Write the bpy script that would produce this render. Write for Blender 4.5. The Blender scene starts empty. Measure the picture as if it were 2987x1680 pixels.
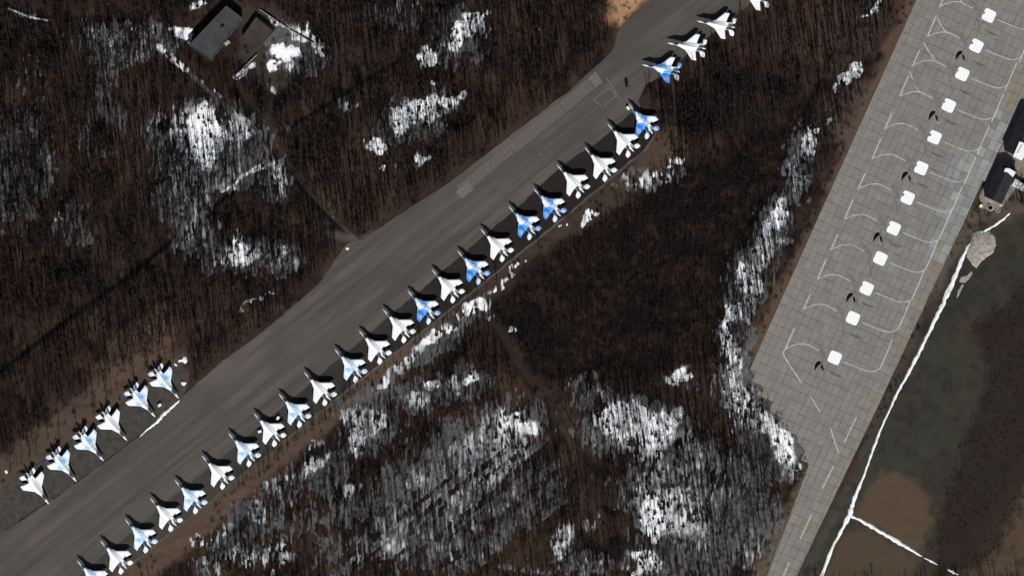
import bpy, bmesh, math, random
import numpy as np
from mathutils import Vector, Matrix

random.seed(7)
RNG = np.random.default_rng(11)
S = 5.0                       # photograph pixels per metre
CX, CY = 1493.5, 840.0
def P(x, y): return ((x - CX) / S, (CY - y) / S)          # photo-scale plan coordinates -> metres
DK = 2987.0 / 2576.0
def D(x, y): return P(x * DK, y * DK)

# ------------------------------------------------------------------ camera, sky, sun, exposure
scene = bpy.context.scene
COL = scene.collection
cam_d = bpy.data.cameras.new('camera'); cam = bpy.data.objects.new('camera', cam_d); COL.objects.link(cam)
CAM_H = 3000.0
cam.location = (0, 0, CAM_H); cam.rotation_euler = (0, 0, 0)
cam_d.sensor_width = 36.0
cam_d.lens = 36.0 * CAM_H / (2987.0 / S)
cam_d.clip_start = 10.0; cam_d.clip_end = 20000.0
scene.camera = cam

SUN_EL = math.radians(36.0)
SH = Vector((-0.13, 1.0, 0)).normalized()                  # direction shadows fall
world = bpy.data.worlds.new('World'); scene.world = world; world.use_nodes = True
wn = world.node_tree; wn.nodes.clear()
sky = wn.nodes.new('ShaderNodeTexSky'); sky.sky_type = 'NISHITA'; sky.sun_disc = False
sky.sun_elevation = SUN_EL; sky.sun_rotation = math.pi - 0.13
bg = wn.nodes.new('ShaderNodeBackground'); bg.inputs['Strength'].default_value = 0.05
wo = wn.nodes.new('ShaderNodeOutputWorld')
wn.links.new(sky.outputs[0], bg.inputs[0]); wn.links.new(bg.outputs[0], wo.inputs[0])
sun_d = bpy.data.lights.new('sun', 'SUN'); sun_d.energy = 5.0; sun_d.angle = math.radians(0.5); sun_d.color = (1.0, 0.965, 0.91)
sun = bpy.data.objects.new('sun', sun_d); COL.objects.link(sun)
ldir = Vector((SH.x * math.cos(SUN_EL), SH.y * math.cos(SUN_EL), -math.sin(SUN_EL)))
sun.rotation_euler = ldir.to_track_quat('-Z', 'Y').to_euler(); sun.location = (0, -200, 300)
vs = scene.view_settings; vs.view_transform = 'Standard'; vs.look = 'None'; vs.exposure = 0.08; vs.gamma = 1.0
vs.use_curve_mapping = False

# ------------------------------------------------------------------ helpers
def link(name, me, parent=None, loc=None, rz=0.0):
    o = bpy.data.objects.new(name, me); COL.objects.link(o)
    if parent is not None: o.parent = parent
    if loc is not None: o.location = loc
    if rz: o.rotation_euler = (0, 0, rz)
    return o
def tag(o, label=None, cat=None, group=None, kind=None):
    if label: o['label'] = label
    if cat: o['category'] = cat
    if group: o['group'] = group
    if kind: o['kind'] = kind
    return o
def mesh(name, verts, faces, mat=None, smooth=False):
    me = bpy.data.meshes.new(name); me.from_pydata([tuple(v) for v in verts], [], [tuple(f) for f in faces])
    if mat: me.materials.append(mat)
    if smooth: me.polygons.foreach_set('use_smooth', [True] * len(me.polygons))
    me.update(); return me
def bm_mesh(name, bm, mat=None, smooth=False):
    me = bpy.data.meshes.new(name); bm.to_mesh(me); bm.free()
    if mat: me.materials.append(mat)
    if smooth: me.polygons.foreach_set('use_smooth', [True] * len(me.polygons))
    return me
class MB:
    def __init__(s): s.v = []; s.f = []
    def add(s, verts, faces):
        b = len(s.v); s.v += [tuple(v) for v in verts]; s.f += [tuple(i + b for i in f) for f in faces]
    def box(s, x0, x1, y0, y1, z0, z1):
        s.add([(x0,y0,z0),(x1,y0,z0),(x1,y1,z0),(x0,y1,z0),(x0,y0,z1),(x1,y0,z1),(x1,y1,z1),(x0,y1,z1)],
              [(3,2,1,0),(4,5,6,7),(0,1,5,4),(1,2,6,5),(2,3,7,6),(3,0,4,7)])
    def obox(s, c, ux, hw, hl, z0, z1, bev=0.0):
        """oriented box: centre c (2d), unit axis ux (2d), half length along ux, half width across"""
        uy = (-ux[1], ux[0])
        def q(a, b, z): return (c[0] + ux[0]*a + uy[0]*b, c[1] + ux[1]*a + uy[1]*b, z)
        t = bev
        s.add([q(-hl,-hw,z0),q(hl,-hw,z0),q(hl,hw,z0),q(-hl,hw,z0),
               q(-hl,-hw,z1-t),q(hl,-hw,z1-t),q(hl,hw,z1-t),q(-hl,hw,z1-t),
               q(-hl+t,-hw+t,z1),q(hl-t,-hw+t,z1),q(hl-t,hw-t,z1),q(-hl+t,hw-t,z1)],
              [(3,2,1,0),(0,1,5,4),(1,2,6,5),(2,3,7,6),(3,0,4,7),
               (4,5,9,8),(5,6,10,9),(6,7,11,10),(7,4,8,11),(8,9,10,11)])
    def tube(s, a, b, ra, rb, n=6, cap=True):
        a = Vector(a); b = Vector(b); d = (b - a)
        if d.length < 1e-6: return
        d.normalize(); up = Vector((0,0,1)) if abs(d.z) < 0.9 else Vector((1,0,0))
        u = d.cross(up).normalized(); w = d.cross(u)
        vs_ = []
        for p, r in ((a, ra), (b, rb)):
            for k in range(n):
                t = 2*math.pi*k/n; vs_.append(p + u*(r*math.cos(t)) + w*(r*math.sin(t)))
        fs = [(k, (k+1) % n, n + (k+1) % n, n + k) for k in range(n)]
        if cap: fs += [tuple(range(n-1, -1, -1)), tuple(range(n, 2*n))]
        s.add(vs_, fs)
    def lens(s, poly, z, t):
        """flat blade with sharp rim: outline at z, inset faces t above and below"""
        n = len(poly); cx = sum(p[0] for p in poly)/n; cy = sum(p[1] for p in poly)/n
        vs_ = [(p[0], p[1], z) for p in poly]
        for sg in (1, -1):
            vs_ += [(cx + (p[0]-cx)*0.72, cy + (p[1]-cy)*0.72, z + sg*t) for p in poly]
        fs = [tuple(range(n, 2*n)), tuple(range(3*n-1, 2*n-1, -1))]
        for k in range(n):
            j = (k+1) % n
            fs += [(k, j, n+j, n+k), (j, k, 2*n+k, 2*n+j)]
        s.add(vs_, fs)
    def mesh(s, name, mat=None, smooth=False): return mesh(name, s.v, s.f, mat, smooth)
    def build(s, name, mat=None, parent=None, smooth=False, loc=None, rz=0.0):
        return link(name, s.mesh(name, mat, smooth), parent, loc, rz)

def area2(poly): return sum(poly[i][0]*poly[(i+1)%len(poly)][1] - poly[(i+1)%len(poly)][0]*poly[i][1] for i in range(len(poly)))
from mathutils.geometry import delaunay_2d_cdt
def fill(poly):
    """triangulate a closed outline (any shape), returns points and upward triangles"""
    n = len(poly)
    vo, eo, fo, *_ = delaunay_2d_cdt([Vector(p[:2]) for p in poly], [(k, (k+1) % n) for k in range(n)], [list(range(n))], 1, 1e-5)
    vo = [tuple(v) for v in vo]; out = []
    for f in fo:
        a, b, c = (vo[k] for k in f[:3])
        out.append(tuple(f) if (b[0]-a[0])*(c[1]-a[1]) - (b[1]-a[1])*(c[0]-a[0]) > 0 else tuple(f)[::-1])
    return vo, out
def prism(name, poly, z0, z1, mat, parent=None):
    if area2(poly) < 0: poly = poly[::-1]
    n = len(poly); vo, tr = fill(poly); mb = MB()
    mb.add([(p[0], p[1], z1) for p in vo], tr)
    mb.add([(p[0], p[1], z0) for p in poly] + [(p[0], p[1], z1) for p in poly], [(k, (k+1) % n, n + (k+1) % n, n + k) for k in range(n)])
    return mb.build(name, mat, parent)
def rough(poly, step=2.5, amp=0.35, seed=1, closed=True):
    r = random.Random(seed); out = []; n = len(poly)
    for i in range(n if closed else n-1):
        a = poly[i]; b = poly[(i+1) % n]; L = math.dist(a, b); k = max(1, int(L/step))
        for j in range(k):
            t = j/k; out.append((a[0]+(b[0]-a[0])*t + r.uniform(-amp, amp), a[1]+(b[1]-a[1])*t + r.uniform(-amp, amp)))
    return out
def ribbon(name, pts, w, z, mat, parent=None, th=0.012, widths=None):
    """painted stripe with thickness; pts in metres"""
    mb = MB(); n = len(pts); vs_ = []
    for i, p in enumerate(pts):
        a = pts[max(0, i-1)]; b = pts[min(n-1, i+1)]
        dx, dy = b[0]-a[0], b[1]-a[1]; L = math.hypot(dx, dy) or 1
        nx, ny = -dy/L, dx/L; h = (widths[i] if widths else w)/2
        vs_ += [(p[0]+nx*h, p[1]+ny*h, z), (p[0]-nx*h, p[1]-ny*h, z), (p[0]+nx*h, p[1]+ny*h, z-th), (p[0]-nx*h, p[1]-ny*h, z-th)]
    fs = []
    for i in range(n-1):
        a = 4*i; b = a+4
        fs += [(a, a+1, b+1, b), (a+1, a+3, b+3, b+1), (a+2, a, b, b+2)]
    fs += [(1, 0, 2, 3), (4*n-4, 4*n-3, 4*n-1, 4*n-2)]
    mb.add(vs_, fs)
    return mb.build(name, mat, parent)

# numpy value noise
_tabs = {}
def vnoise(x, y, seed=0):
    if seed not in _tabs: _tabs[seed] = np.random.default_rng(seed).random((256, 256))
    T = _tabs[seed]; xi = np.floor(x).astype(int); yi = np.floor(y).astype(int)
    fx = x - xi; fy = y - yi; fx = fx*fx*(3-2*fx); fy = fy*fy*(3-2*fy)
    a = T[yi & 255, xi & 255]; b = T[yi & 255, (xi+1) & 255]; c = T[(yi+1) & 255, xi & 255]; d = T[(yi+1) & 255, (xi+1) & 255]
    return (a*(1-fx)+b*fx)*(1-fy) + (c*(1-fx)+d*fx)*fy
def fbm(x, y, sc, oct=4, seed=0):
    x = x/sc; y = y/sc; v = 0; a = .5; t = 0
    for k in range(oct):
        v = v + a*vnoise(x + 17.3*k, y + 9.1*k, seed+k); t += a; a *= .55; x = x*2.03; y = y*2.03
    return v/t
def inpoly(x, y, poly):
    r = np.zeros(x.shape, bool); n = len(poly); j = n-1
    for i in range(n):
        xi, yi = poly[i]; xj, yj = poly[j]
        if yi != yj:
            r ^= ((yi > y) != (yj > y)) & (x < (xj-xi)*(y-yi)/(yj-yi) + xi)
        j = i
    return r
def segdist(x, y, pts):
    d = np.full(x.shape, 1e9)
    for (ax, ay), (bx, by) in zip(pts[:-1], pts[1:]):
        dx, dy = bx-ax, by-ay; t = np.clip(((x-ax)*dx + (y-ay)*dy)/(dx*dx+dy*dy+1e-9), 0, 1)
        d = np.minimum(d, np.hypot(x-ax-t*dx, y-ay-t*dy))
    return d

# ------------------------------------------------------------------ materials
def newmat(name):
    m = bpy.data.materials.new(name); m.use_nodes = True; nt = m.node_tree
    return m, nt, nt.nodes['Principled BSDF']
def N(nt, t, **kw):
    n = nt.nodes.new(t)
    for k, v in kw.items(): setattr(n, k, v)
    return n
def noise_mat(name, c1, c2, scale=0.5, detail=6, rough_=0.85, stretch=None, rot=0.0, lo=0.35, hi=0.65, c3=None, s3=0.05, bump=0.0, spec=0.3, metallic=0.0, coords='pos'):
    m, nt, b = newmat(name)
    if coords == 'pos':
        g = N(nt, 'ShaderNodeNewGeometry'); src = g.outputs['Position']
    else:
        g = N(nt, 'ShaderNodeTexCoord'); src = g.outputs['Object']
    mr_ = N(nt, 'ShaderNodeMapping'); mr_.inputs['Rotation'].default_value[2] = rot
    mp = N(nt, 'ShaderNodeMapping')
    if stretch: mp.inputs['Scale'].default_value = stretch
    nt.links.new(src, mr_.inputs[0]); nt.links.new(mr_.outputs[0], mp.inputs[0])
    no = N(nt, 'ShaderNodeTexNoise'); no.inputs['Scale'].default_value = scale; no.inputs['Detail'].default_value = detail
    nt.links.new(mp.outputs[0], no.inputs['Vector'])
    r = N(nt, 'ShaderNodeValToRGB'); r.color_ramp.elements[0].position = lo; r.color_ramp.elements[1].position = hi
    r.color_ramp.elements[0].color = (*c1, 1); r.color_ramp.elements[1].color = (*c2, 1)
    nt.links.new(no.outputs[0], r.inputs[0]); out = r.outputs[0]
    if c3:
        n3 = N(nt, 'ShaderNodeTexNoise'); n3.inputs['Scale'].default_value = s3; n3.inputs['Detail'].default_value = 5
        nt.links.new(src, n3.inputs['Vector'])
        r3 = N(nt, 'ShaderNodeValToRGB'); r3.color_ramp.elements[0].position = .45; r3.color_ramp.elements[1].position = .68
        nt.links.new(n3.outputs[0], r3.inputs[0])
        mx = N(nt, 'ShaderNodeMix', data_type='RGBA'); nt.links.new(r3.outputs[0], mx.inputs[0]); nt.links.new(out, mx.inputs[6]); mx.inputs[7].default_value = (*c3, 1)
        out = mx.outputs[2]
    nt.links.new(out, b.inputs['Base Color']); b.inputs['Roughness'].default_value = rough_
    b.inputs['Specular IOR Level'].default_value = spec; b.inputs['Metallic'].default_value = metallic
    if bump:
        bp = N(nt, 'ShaderNodeBump'); bp.inputs['Strength'].default_value = bump; bp.inputs['Distance'].default_value = .3
        nt.links.new(no.outputs[0], bp.inputs['Height']); nt.links.new(bp.outputs[0], b.inputs['Normal'])
    return m
def attr_mat(name, attr, nscale=0.6, amt=0.5, rough_=0.95, spec=0.1, fine=None):
    """base colour from a mesh colour attribute, broken up by noise"""
    m, nt, b = newmat(name)
    a = N(nt, 'ShaderNodeAttribute', attribute_name=attr)
    g = N(nt, 'ShaderNodeNewGeometry')
    no = N(nt, 'ShaderNodeTexNoise'); no.inputs['Scale'].default_value = nscale; no.inputs['Detail'].default_value = 7; no.inputs['Roughness'].default_value = .7
    nt.links.new(g.outputs['Position'], no.inputs['Vector'])
    mr = N(nt, 'ShaderNodeMapRange'); mr.inputs[1].default_value = .3; mr.inputs[2].default_value = .7
    mr.inputs[3].default_value = 1-amt; mr.inputs[4].default_value = 1+amt
    nt.links.new(no.outputs[0], mr.inputs[0])
    vm = N(nt, 'ShaderNodeVectorMath', operation='SCALE'); nt.links.new(a.outputs['Color'], vm.inputs[0]); nt.links.new(mr.outputs[0], vm.inputs['Scale'])
    nt.links.new(vm.outputs[0], b.inputs['Base Color'])
    b.inputs['Roughness'].default_value = rough_; b.inputs['Specular IOR Level'].default_value = spec
    return m
TAXI_ROT = -math.radians(38.3)
M = {}
M['ground'] = attr_mat('forest_floor_earth', 'tone', 1.1, .22)
M['snow_cover'] = attr_mat('thin_old_snow', 'tone', 1.4, .22, .75, .2)
M['snow'] = noise_mat('old_snow', (.62,.66,.70), (.86,.88,.90), .35, 6, .7, bump=.15)
M['asphalt'] = noise_mat('taxiway_asphalt', (.056,.048,.043), (.098,.084,.076), 1.0, 7, .9, (.010,.20,1), TAXI_ROT, .36, .64, (.060,.057,.050), .035)
M['bay'] = attr_mat('parking_bay_asphalt', 'tone', .25, .25, .9, .2)
M['patch'] = noise_mat('asphalt_patch', (.112,.101,.091), (.150,.135,.124), .8, 6, .9)
M['patch2'] = noise_mat('asphalt_patch_thin', (.090,.080,.072), (.116,.103,.094), .6, 6, .9)
M['streak_dark'] = noise_mat('tyre_rubber_film', (.050,.044,.040), (.068,.060,.054), .5, 5, .85)
M['stain'] = noise_mat('oil_stain', (.070,.062,.054), (.15,.135,.12), .9, 6, .85)  # also colours the mast shadow line painted on the apron
M['stain_pale'] = noise_mat('soot_film', (.125,.114,.103), (.185,.168,.150), .6, 6, .88)
M['slab'] = attr_mat('concrete_slab', 'tone', .16, .17, .88, .25)
M['joint'] = noise_mat('slab_joint_dirt', (.085,.077,.068), (.18,.163,.146), .12, 5, .95)
M['sidepave'] = noise_mat('pinkish_concrete', (.17,.135,.110), (.235,.195,.165), .25, 6, .9, c3=(.20,.17,.135), s3=.08)
M['paint'] = noise_mat('worn_white_paint', (.36,.345,.33), (.62,.60,.57), 1.1, 5, .8)
M['snow_path'] = noise_mat('dirty_path_snow', (.40,.40,.39), (.82,.84,.86), .22, 7, .75, lo=.28, hi=.50)
M['pad'] = noise_mat('white_pad_paint', (.80,.82,.83), (.86,.87,.88), .7, 4, .7)
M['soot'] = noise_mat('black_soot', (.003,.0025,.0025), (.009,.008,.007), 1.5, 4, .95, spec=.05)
M['jet_white'] = noise_mat('pale_aircraft_paint', (.80,.82,.83), (.87,.88,.89), .35, 4, .55, spec=.35, coords='obj', metallic=0)
M['jet_blue'] = noise_mat('pale_blue_aircraft_paint', (.28,.54,.87), (.84,.87,.90), .26, 2, .55, spec=.35, lo=.37, hi=.52, coords='obj')  # blue glow around some jets, put into their white paint
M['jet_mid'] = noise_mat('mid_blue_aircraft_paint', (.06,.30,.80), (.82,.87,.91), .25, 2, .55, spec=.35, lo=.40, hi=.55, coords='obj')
M['jet_deep'] = noise_mat('blue_aircraft_paint', (.02,.17,.60), (.42,.66,.90), .24, 2, .55, spec=.35, lo=.44, hi=.66, coords='obj')  # strongest of the painted glow tints, for one wing
M['jet_grey'] = noise_mat('grey_spine_paint', (.42,.46,.50), (.55,.58,.62), .6, 4, .55, coords='obj')
M['radome'] = noise_mat('white_radome', (.72,.72,.70), (.82,.82,.80), .8, 3, .5, coords='obj')
M['canopy'] = noise_mat('dark_canopy_glass', (.015,.018,.022), (.03,.034,.04), 1., 2, .12, spec=.6, coords='obj')
M['nozzle'] = noise_mat('burnt_metal', (.10,.095,.09), (.22,.21,.20), 2., 4, .45, metallic=.7, coords='obj')
M['tyre'] = noise_mat('black_rubber', (.012,.012,.012), (.025,.024,.023), 3., 3, .8, coords='obj')
M['roof'] = noise_mat('grey_roofing', (.030,.034,.037), (.047,.051,.053), .18, 6, .8, c3=(.045,.046,.042), s3=.06)
M['roof_brown'] = noise_mat('brown_roofing', (.028,.022,.017), (.046,.037,.028), .25, 6, .85)
M['wall'] = noise_mat('building_wall', (.10,.09,.08), (.17,.155,.14), .6, 5, .9)
M['dark_roof'] = noise_mat('black_sheet_roof', (.006,.007,.009), (.016,.017,.019), .4, 5, .6)
M['white_sheet'] = noise_mat('white_sheet_metal', (.70,.73,.74), (.83,.84,.85), .6, 4, .5)
M['pale_grey'] = noise_mat('pale_grey_sheet', (.42,.47,.47), (.55,.60,.60), .7, 4, .6)
M['car'] = noise_mat('black_car_paint', (.006,.006,.007), (.012,.012,.013), 1., 3, .3, spec=.5, coords='obj')
M['glass'] = noise_mat('car_glass', (.01,.012,.015), (.02,.022,.026), 1., 2, .15, spec=.6, coords='obj')
M['gravel'] = noise_mat('grey_gravel', (.20,.18,.155), (.36,.33,.295), .55, 7, .95, bump=.4)
M['bark'] = noise_mat('grey_brown_bark', (.020,.0155,.013), (.055,.043,.036), .9, 5, .95, lo=.3, hi=.7)
M['bark2'] = noise_mat('dark_bark', (.010,.008,.007), (.026,.019,.016), .9, 5, .95, lo=.3, hi=.7)
M['twig'] = noise_mat('red_brown_twigs', (.015,.0095,.0075), (.038,.026,.021), .12, 5, .95, lo=.3, hi=.7)
M['needle'] = noise_mat('dark_needles', (.008,.010,.007), (.022,.026,.018), .9, 4, .9)
M['concrete'] = noise_mat('pale_concrete', (.24,.22,.20), (.34,.315,.29), .9, 5, .9)
M['rust'] = noise_mat('rusty_brown_metal', (.10,.05,.025), (.20,.10,.05), 1., 5, .85)

# ------------------------------------------------------------------ plan outlines (metres)
taxi_poly = [P(*p) for p in [(-300,1790),(0,1556),(145,1462),(300,1352),(412,1266),(528,1160),(650,1050),(742,985),(847,899),(928,829),(1010,712),(1062,695),(1183,614),(1310,533),(1484,400),(1658,267),(1786,151),(1800,95),(1850,40),(1950,-50),(2130,-180),(2420,-180),
             (2240,-30),(2190,10),(2125,66),(2060,112),(1995,168),(1935,222),(1885,245),(1862,292),(1872,335),(1916,390),(1888,436),(1608,670),(1303,914),(1001,1151),(691,1401),(338,1685),(190,1810)]]
bay_poly = [P(*p) for p in [(1838,330),(1868,338),(1912,390),(1884,432),(1605,666),(1300,911),(998,1147),(688,1397),(334,1681),(192,1800),(100,1800),(250,1660),(560,1405),(860,1156),(1170,894),(1359,734),(1440,664),(1508,607),(1577,540),(1657,468),(1746,414)]]
bay2_poly = [P(*p) for p in [(-200,1568),(0,1426),(200,1292),(373,1165),(470,1092),(520,1062),(552,1078),(548,1130),(528,1160),(412,1264),(300,1350),(145,1460),(0,1553),(-200,1690)]]
dU = np.array([-0.4117, 0.9113]); dV = np.array([0.9113, 0.4117])      # apron axes in plan pixels
def UV(u, v): q = dU*u + dV*v; return P(q[0], q[1])
apron_poly = [UV(*p) for p in [(-1500,2436),(82,2436),(100,2470),(133,2522),(144,2584),(190,2640),(215,2680),(268,2708),(420,2718),(800,2738),(800,2806),(420,2812),(0,2822),(-700,2830),(-700,2840),(-1500,2840)]]
side_poly = [UV(*p) for p in [(-1500,2840),(-698,2840),(-655,2840),(-625,2862),(-640,2910),(-760,2935),(-1500,2975)]]
def PL(*pts): return [D(*p) for p in pts]
field_poly = PL((2490,540),(2620,500),(2620,1460),(1950,1460),(2150,1180),(2290,900),(2400,640))
open_strip = PL((150,1470),(640,1210),(900,985),(1330,640),(1680,340),(1690,420),(1350,680),(1160,840),(960,1010),(640,1280),(450,1470))
yard_poly = PL((430,90),(590,-40),(700,40),(800,110),(760,180),(690,240),(620,190),(520,180))
paved = [taxi_poly, bay2_poly, apron_poly, side_poly]

tracks = [  # (pts, half width m, colour, strength) narrow rides, ditches and earth roads in the woods
  (PL((395,118),(470,180),(560,262),(640,345),(690,395),(760,470),(840,555),(905,612)), 1.0, (.085,.072,.060), 1.0),
  (PL((590,230),(650,310),(690,390),(790,510),(870,590)), 1.7, (.007,.0065,.0065), 1.0),
  (PL((690,240),(670,300),(700,370),(730,420)), 1.6, (.040,.029,.023), .4),
  (PL((0,935),(160,812),(330,690),(520,535),(690,398)), 1.5, (.004,.0035,.0035), 1.0),  # shade of the narrow ride put into its near-black ground colour
  (PL((700,340),(900,215),(1010,150)), 1.1, (.007,.006,.005), .9),
  (PL((0,15),(70,40),(180,48),(320,50),(400,70)), 1.2, (.012,.010,.010), .9),
  (PL((830,590),(880,600),(905,612),(935,592)), 2.4, (.075,.065,.055), .8),
  (PL((1235,800),(1300,900),(1370,990),(1430,1080),(1500,1170)), 1.7, (.020,.0155,.0125), .9),
  (PL((1240,830),(1280,900),(1350,1000),(1420,1110)), 1.0, (.010,.009,.008), .8),
  (PL((2000,150),(2070,205),(2110,240)), 1.2, (.016,.011,.009), .7),
  (PL((2010,1250),(1990,1330),(1930,1460)), 2.2, (.085,.060,.040), .6),
  (PL((2290,1460),(2470,1340),(2580,1170)), 4.0, (.085,.058,.038), .0),
]

# ------------------------------------------------------------------ snow cover field
BL = [ # x, y, rx, ry, rot(deg), strength  (display plan units)
 (300,82,115,30,6,.62),(330,125,60,38,0,.55),(240,75,70,14,5,.45),(410,95,35,40,30,.55),(150,85,55,10,-20,.42),(60,30,70,6,12,.5),
 (455,75,24,17,0,1.2),(492,20,30,9,-35,1.0),(475,95,8,12,30,1.0),(700,130,26,14,50,1.2),(688,167,12,18,20,1.2),(735,128,22,14,10,1.1),(725,160,10,22,-30,.9),(620,178,42,5,-38,.95),
 (770,90,34,20,30,.85),(802,125,9,16,0,1.1),(720,70,55,5,38,.8),(690,225,10,18,20,.8),(800,100,20,12,0,.7),
 (520,345,40,78,-8,1.25),(510,320,95,60,0,.78),(430,330,60,60,0,.66),(470,420,70,80,10,.66),(600,330,35,45,0,.85),(560,420,70,60,-20,.62),(480,490,60,60,0,.62),(520,545,55,40,0,.55),
 (608,632,34,36,10,1.3),(570,650,38,26,0,.8),(645,640,24,14,-40,1.0),(690,650,30,34,0,.72),(740,660,30,30,0,.6),(700,455,24,46,-15,.72),(480,600,40,30,0,.66),(505,560,30,60,0,.6),(140,540,16,16,0,.7),
 (620,440,60,5,-38,.8),(640,755,60,5,-30,.7),(40,350,60,120,0,.44),(110,420,70,100,0,.42),(90,200,60,60,0,.42),(40,560,60,60,0,.40),
 (1195,55,38,30,-45,1.05),(1150,95,18,45,12,1.15),(1078,142,28,26,0,1.2),(1120,120,30,14,-40,.8),(1215,80,25,20,0,.7),
 (1060,265,42,26,-35,1.15),(1012,305,28,40,20,1.2),(1130,248,45,12,-28,.95),(1090,290,30,26,-30,.8),(945,365,26,22,0,1.1),(962,412,16,8,-40,1.0),(1068,400,18,9,-30,.9),(1010,420,40,8,-25,.6),(868,268,25,14,-10,.66),(1100,212,10,8,0,.9),
 (1000,12,100,14,0,.55),(900,25,60,20,0,.45),(1380,60,30,30,0,.46),(740,330,24,12,0,.5),
 (530,905,8,8,0,.2),
 (1640,452,58,20,-12,.82),(1700,408,24,8,-15,.9),(1590,455,30,18,0,.7),(1478,542,22,14,-30,.95),(1412,570,14,6,-40,.9),(1270,700,70,9,-40,.85),(1190,775,45,16,-30,.9),(1100,845,80,14,-38,.82),(1075,862,14,12,0,1.1),(1000,925,60,14,-38,.8),(1290,835,8,12,30,.9),(1230,800,30,10,-40,.6),
 (955,965,34,14,-38,.85),(930,1065,44,46,0,.78),(900,1110,30,40,0,.8),(955,1060,20,30,0,.9),(1188,945,18,20,0,1.2),(1150,960,40,20,0,.7),(1060,1000,40,22,-20,.74),(1090,960,20,14,0,.9),(870,1040,30,18,-30,.7),
 (790,1175,60,14,-30,.82),(740,1200,40,12,-25,.76),(690,1225,40,20,0,.7),(650,1290,28,30,0,.74),(720,1270,40,30,0,.62),(880,1230,30,20,0,.76),(560,1345,50,14,-35,.7),(500,1360,22,16,0,.8),(600,1395,50,30,0,.72),(690,1395,50,40,0,.72),(530,1425,50,26,0,.68),(790,1120,20,14,-30,.7),
 (1310,1068,40,26,15,1.05),(1270,1060,22,30,0,.9),(1150,1190,200,90,-33,.62),(1250,1130,110,80,-33,.66),(1060,1290,150,80,-30,.60),(1190,1300,150,70,-30,.60),(950,1360,120,80,-20,.58),(850,1290,60,60,0,.50),(1130,1400,160,40,-20,.55),(1340,1180,60,90,-20,.55),
 (1570,1060,80,50,10,.86),(1650,1085,60,44,0,.9),(1620,1120,80,40,0,.78),(1690,1050,30,20,0,.8),(1520,1090,40,40,0,.6),(1500,985,40,20,20,.62),(1430,965,20,14,0,.6),(1720,945,44,18,-15,.9),(1690,1180,120,40,-25,.64),(1760,1130,80,50,0,.6),
 (1700,1290,90,60,-15,.82),(1640,1300,34,60,0,1.0),(1600,1250,50,30,-30,.7),(1780,1230,90,50,-30,.62),(1850,1200,60,60,0,.6),(1760,1340,90,60,0,.6),(1420,1350,26,44,15,.78),(1400,1385,16,20,0,.9),(1490,1310,30,26,0,.6),(1630,1415,36,30,0,1.0),(1600,1440,30,16,0,.8),(1340,1430,100,16,0,.6),(1480,1430,60,20,0,.62),(1870,1380,60,80,0,.55),
 (2030,368,26,44,0,1.0),(2005,430,30,70,10,.74),(2040,340,12,16,0,1.0),(1960,545,22,46,18,1.1),(1935,600,32,60,12,.80),(1905,660,30,50,10,.82),(1866,685,14,26,0,1.2),(1885,700,38,52,10,.85),(1870,770,34,50,5,.80),(1830,800,16,40,5,1.0),(1828,870,16,60,0,1.0),(1845,910,30,70,0,.82),(1850,985,30,40,-20,.82),(1890,1040,40,60,-35,.80),(1945,1080,30,70,-38,.95),(1965,1125,18,60,-30,1.1),(1990,1170,24,40,-20,.76),(1870,1000,60,50,0,.6),
 (2140,193,24,16,-30,1.15),(2110,222,8,14,20,1.0),(2145,180,20,10,-50,.9),(2075,297,6,8,0,1.0),(2066,330,8,10,0,1.0),(2205,15,6,24,25,1.0),(2180,40,12,4,-20,.9),(2160,170,8,8,0,.9),(1845,1130,20,40,0,.55),(1780,960,60,30,0,.5),(1835,1070,10,30,0,.8),
 (2330,1500,40,40,0,.3),(2330,640,6,6,0,.2),
 (60,1185,6,6,0,.0),(470,960,6,4,0,.0),
]
LN = [ # snow lines: pts, half widths (m), strength
 (PL((398,116),(425,140),(470,178)), 2.0, 1.0), (PL((470,178),(540,228),(600,290),(640,335)), 1.0, .72),
 (PL((660,410),(610,445),(560,485)), .9, .8), (PL((640,335),(690,390),(765,468),(845,553),(890,600)), .55, .50), (PL((20,22),(75,44),(120,52)), .7, .9), (PL((592,192),(640,160)), 1.3, 1.0),
 (PL((2190,35),(2212,5),(2216,-10)), 1.4, 1.0),
]
VEIL = [(1150,1190,230,110,-33,.98),(1260,1130,120,80,-33,1.0),(1060,1290,170,100,-30,.96),(1190,1320,160,80,-30,.96),(930,1370,130,80,-20,.82),(1340,1200,70,100,-20,.9),(850,1290,80,60,0,.7),
 (1600,1080,130,70,10,1.0),(1700,1180,140,60,-20,.92),(1720,1290,120,90,-15,1.0),(1840,1220,100,90,0,.9),(1780,1380,120,80,0,.9),(1640,1420,60,40,0,.95),(1900,1330,60,100,15,.85),(1480,1420,80,30,0,.9),
 (2010,420,40,90,10,.98),(1940,580,45,90,15,1.0),(1880,700,55,80,10,1.02),(1850,850,45,120,3,1.0),(1860,980,50,60,-20,1.0),(1910,1060,70,80,-38,1.0),(1960,1130,50,80,-30,1.0),
 (310,110,120,50,5,.92),(520,370,130,110,0,.9),(480,480,80,90,10,.85),(500,590,60,60,0,.85),(600,640,90,45,0,.9),(700,650,60,40,0,.85),(690,460,45,55,0,.85),(590,410,90,60,-38,.95),(410,100,45,50,20,.95),
 (1150,90,75,70,-40,.86),(1050,290,95,55,-30,.88),(1100,860,130,30,-38,.85),(940,1050,80,80,0,.85),(1060,1000,80,40,-20,.8),(1180,960,60,40,0,.85),(780,1200,120,50,-30,.74),(640,1340,120,70,-30,.70),(1640,450,80,30,-12,.85),(1490,990,70,40,20,.8),
 (740,120,80,50,35,.95),(60,420,80,140,0,.72),(180,560,60,60,0,.66),(260,300,60,120,0,.6),(1000,30,100,40,0,.72)]
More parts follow.
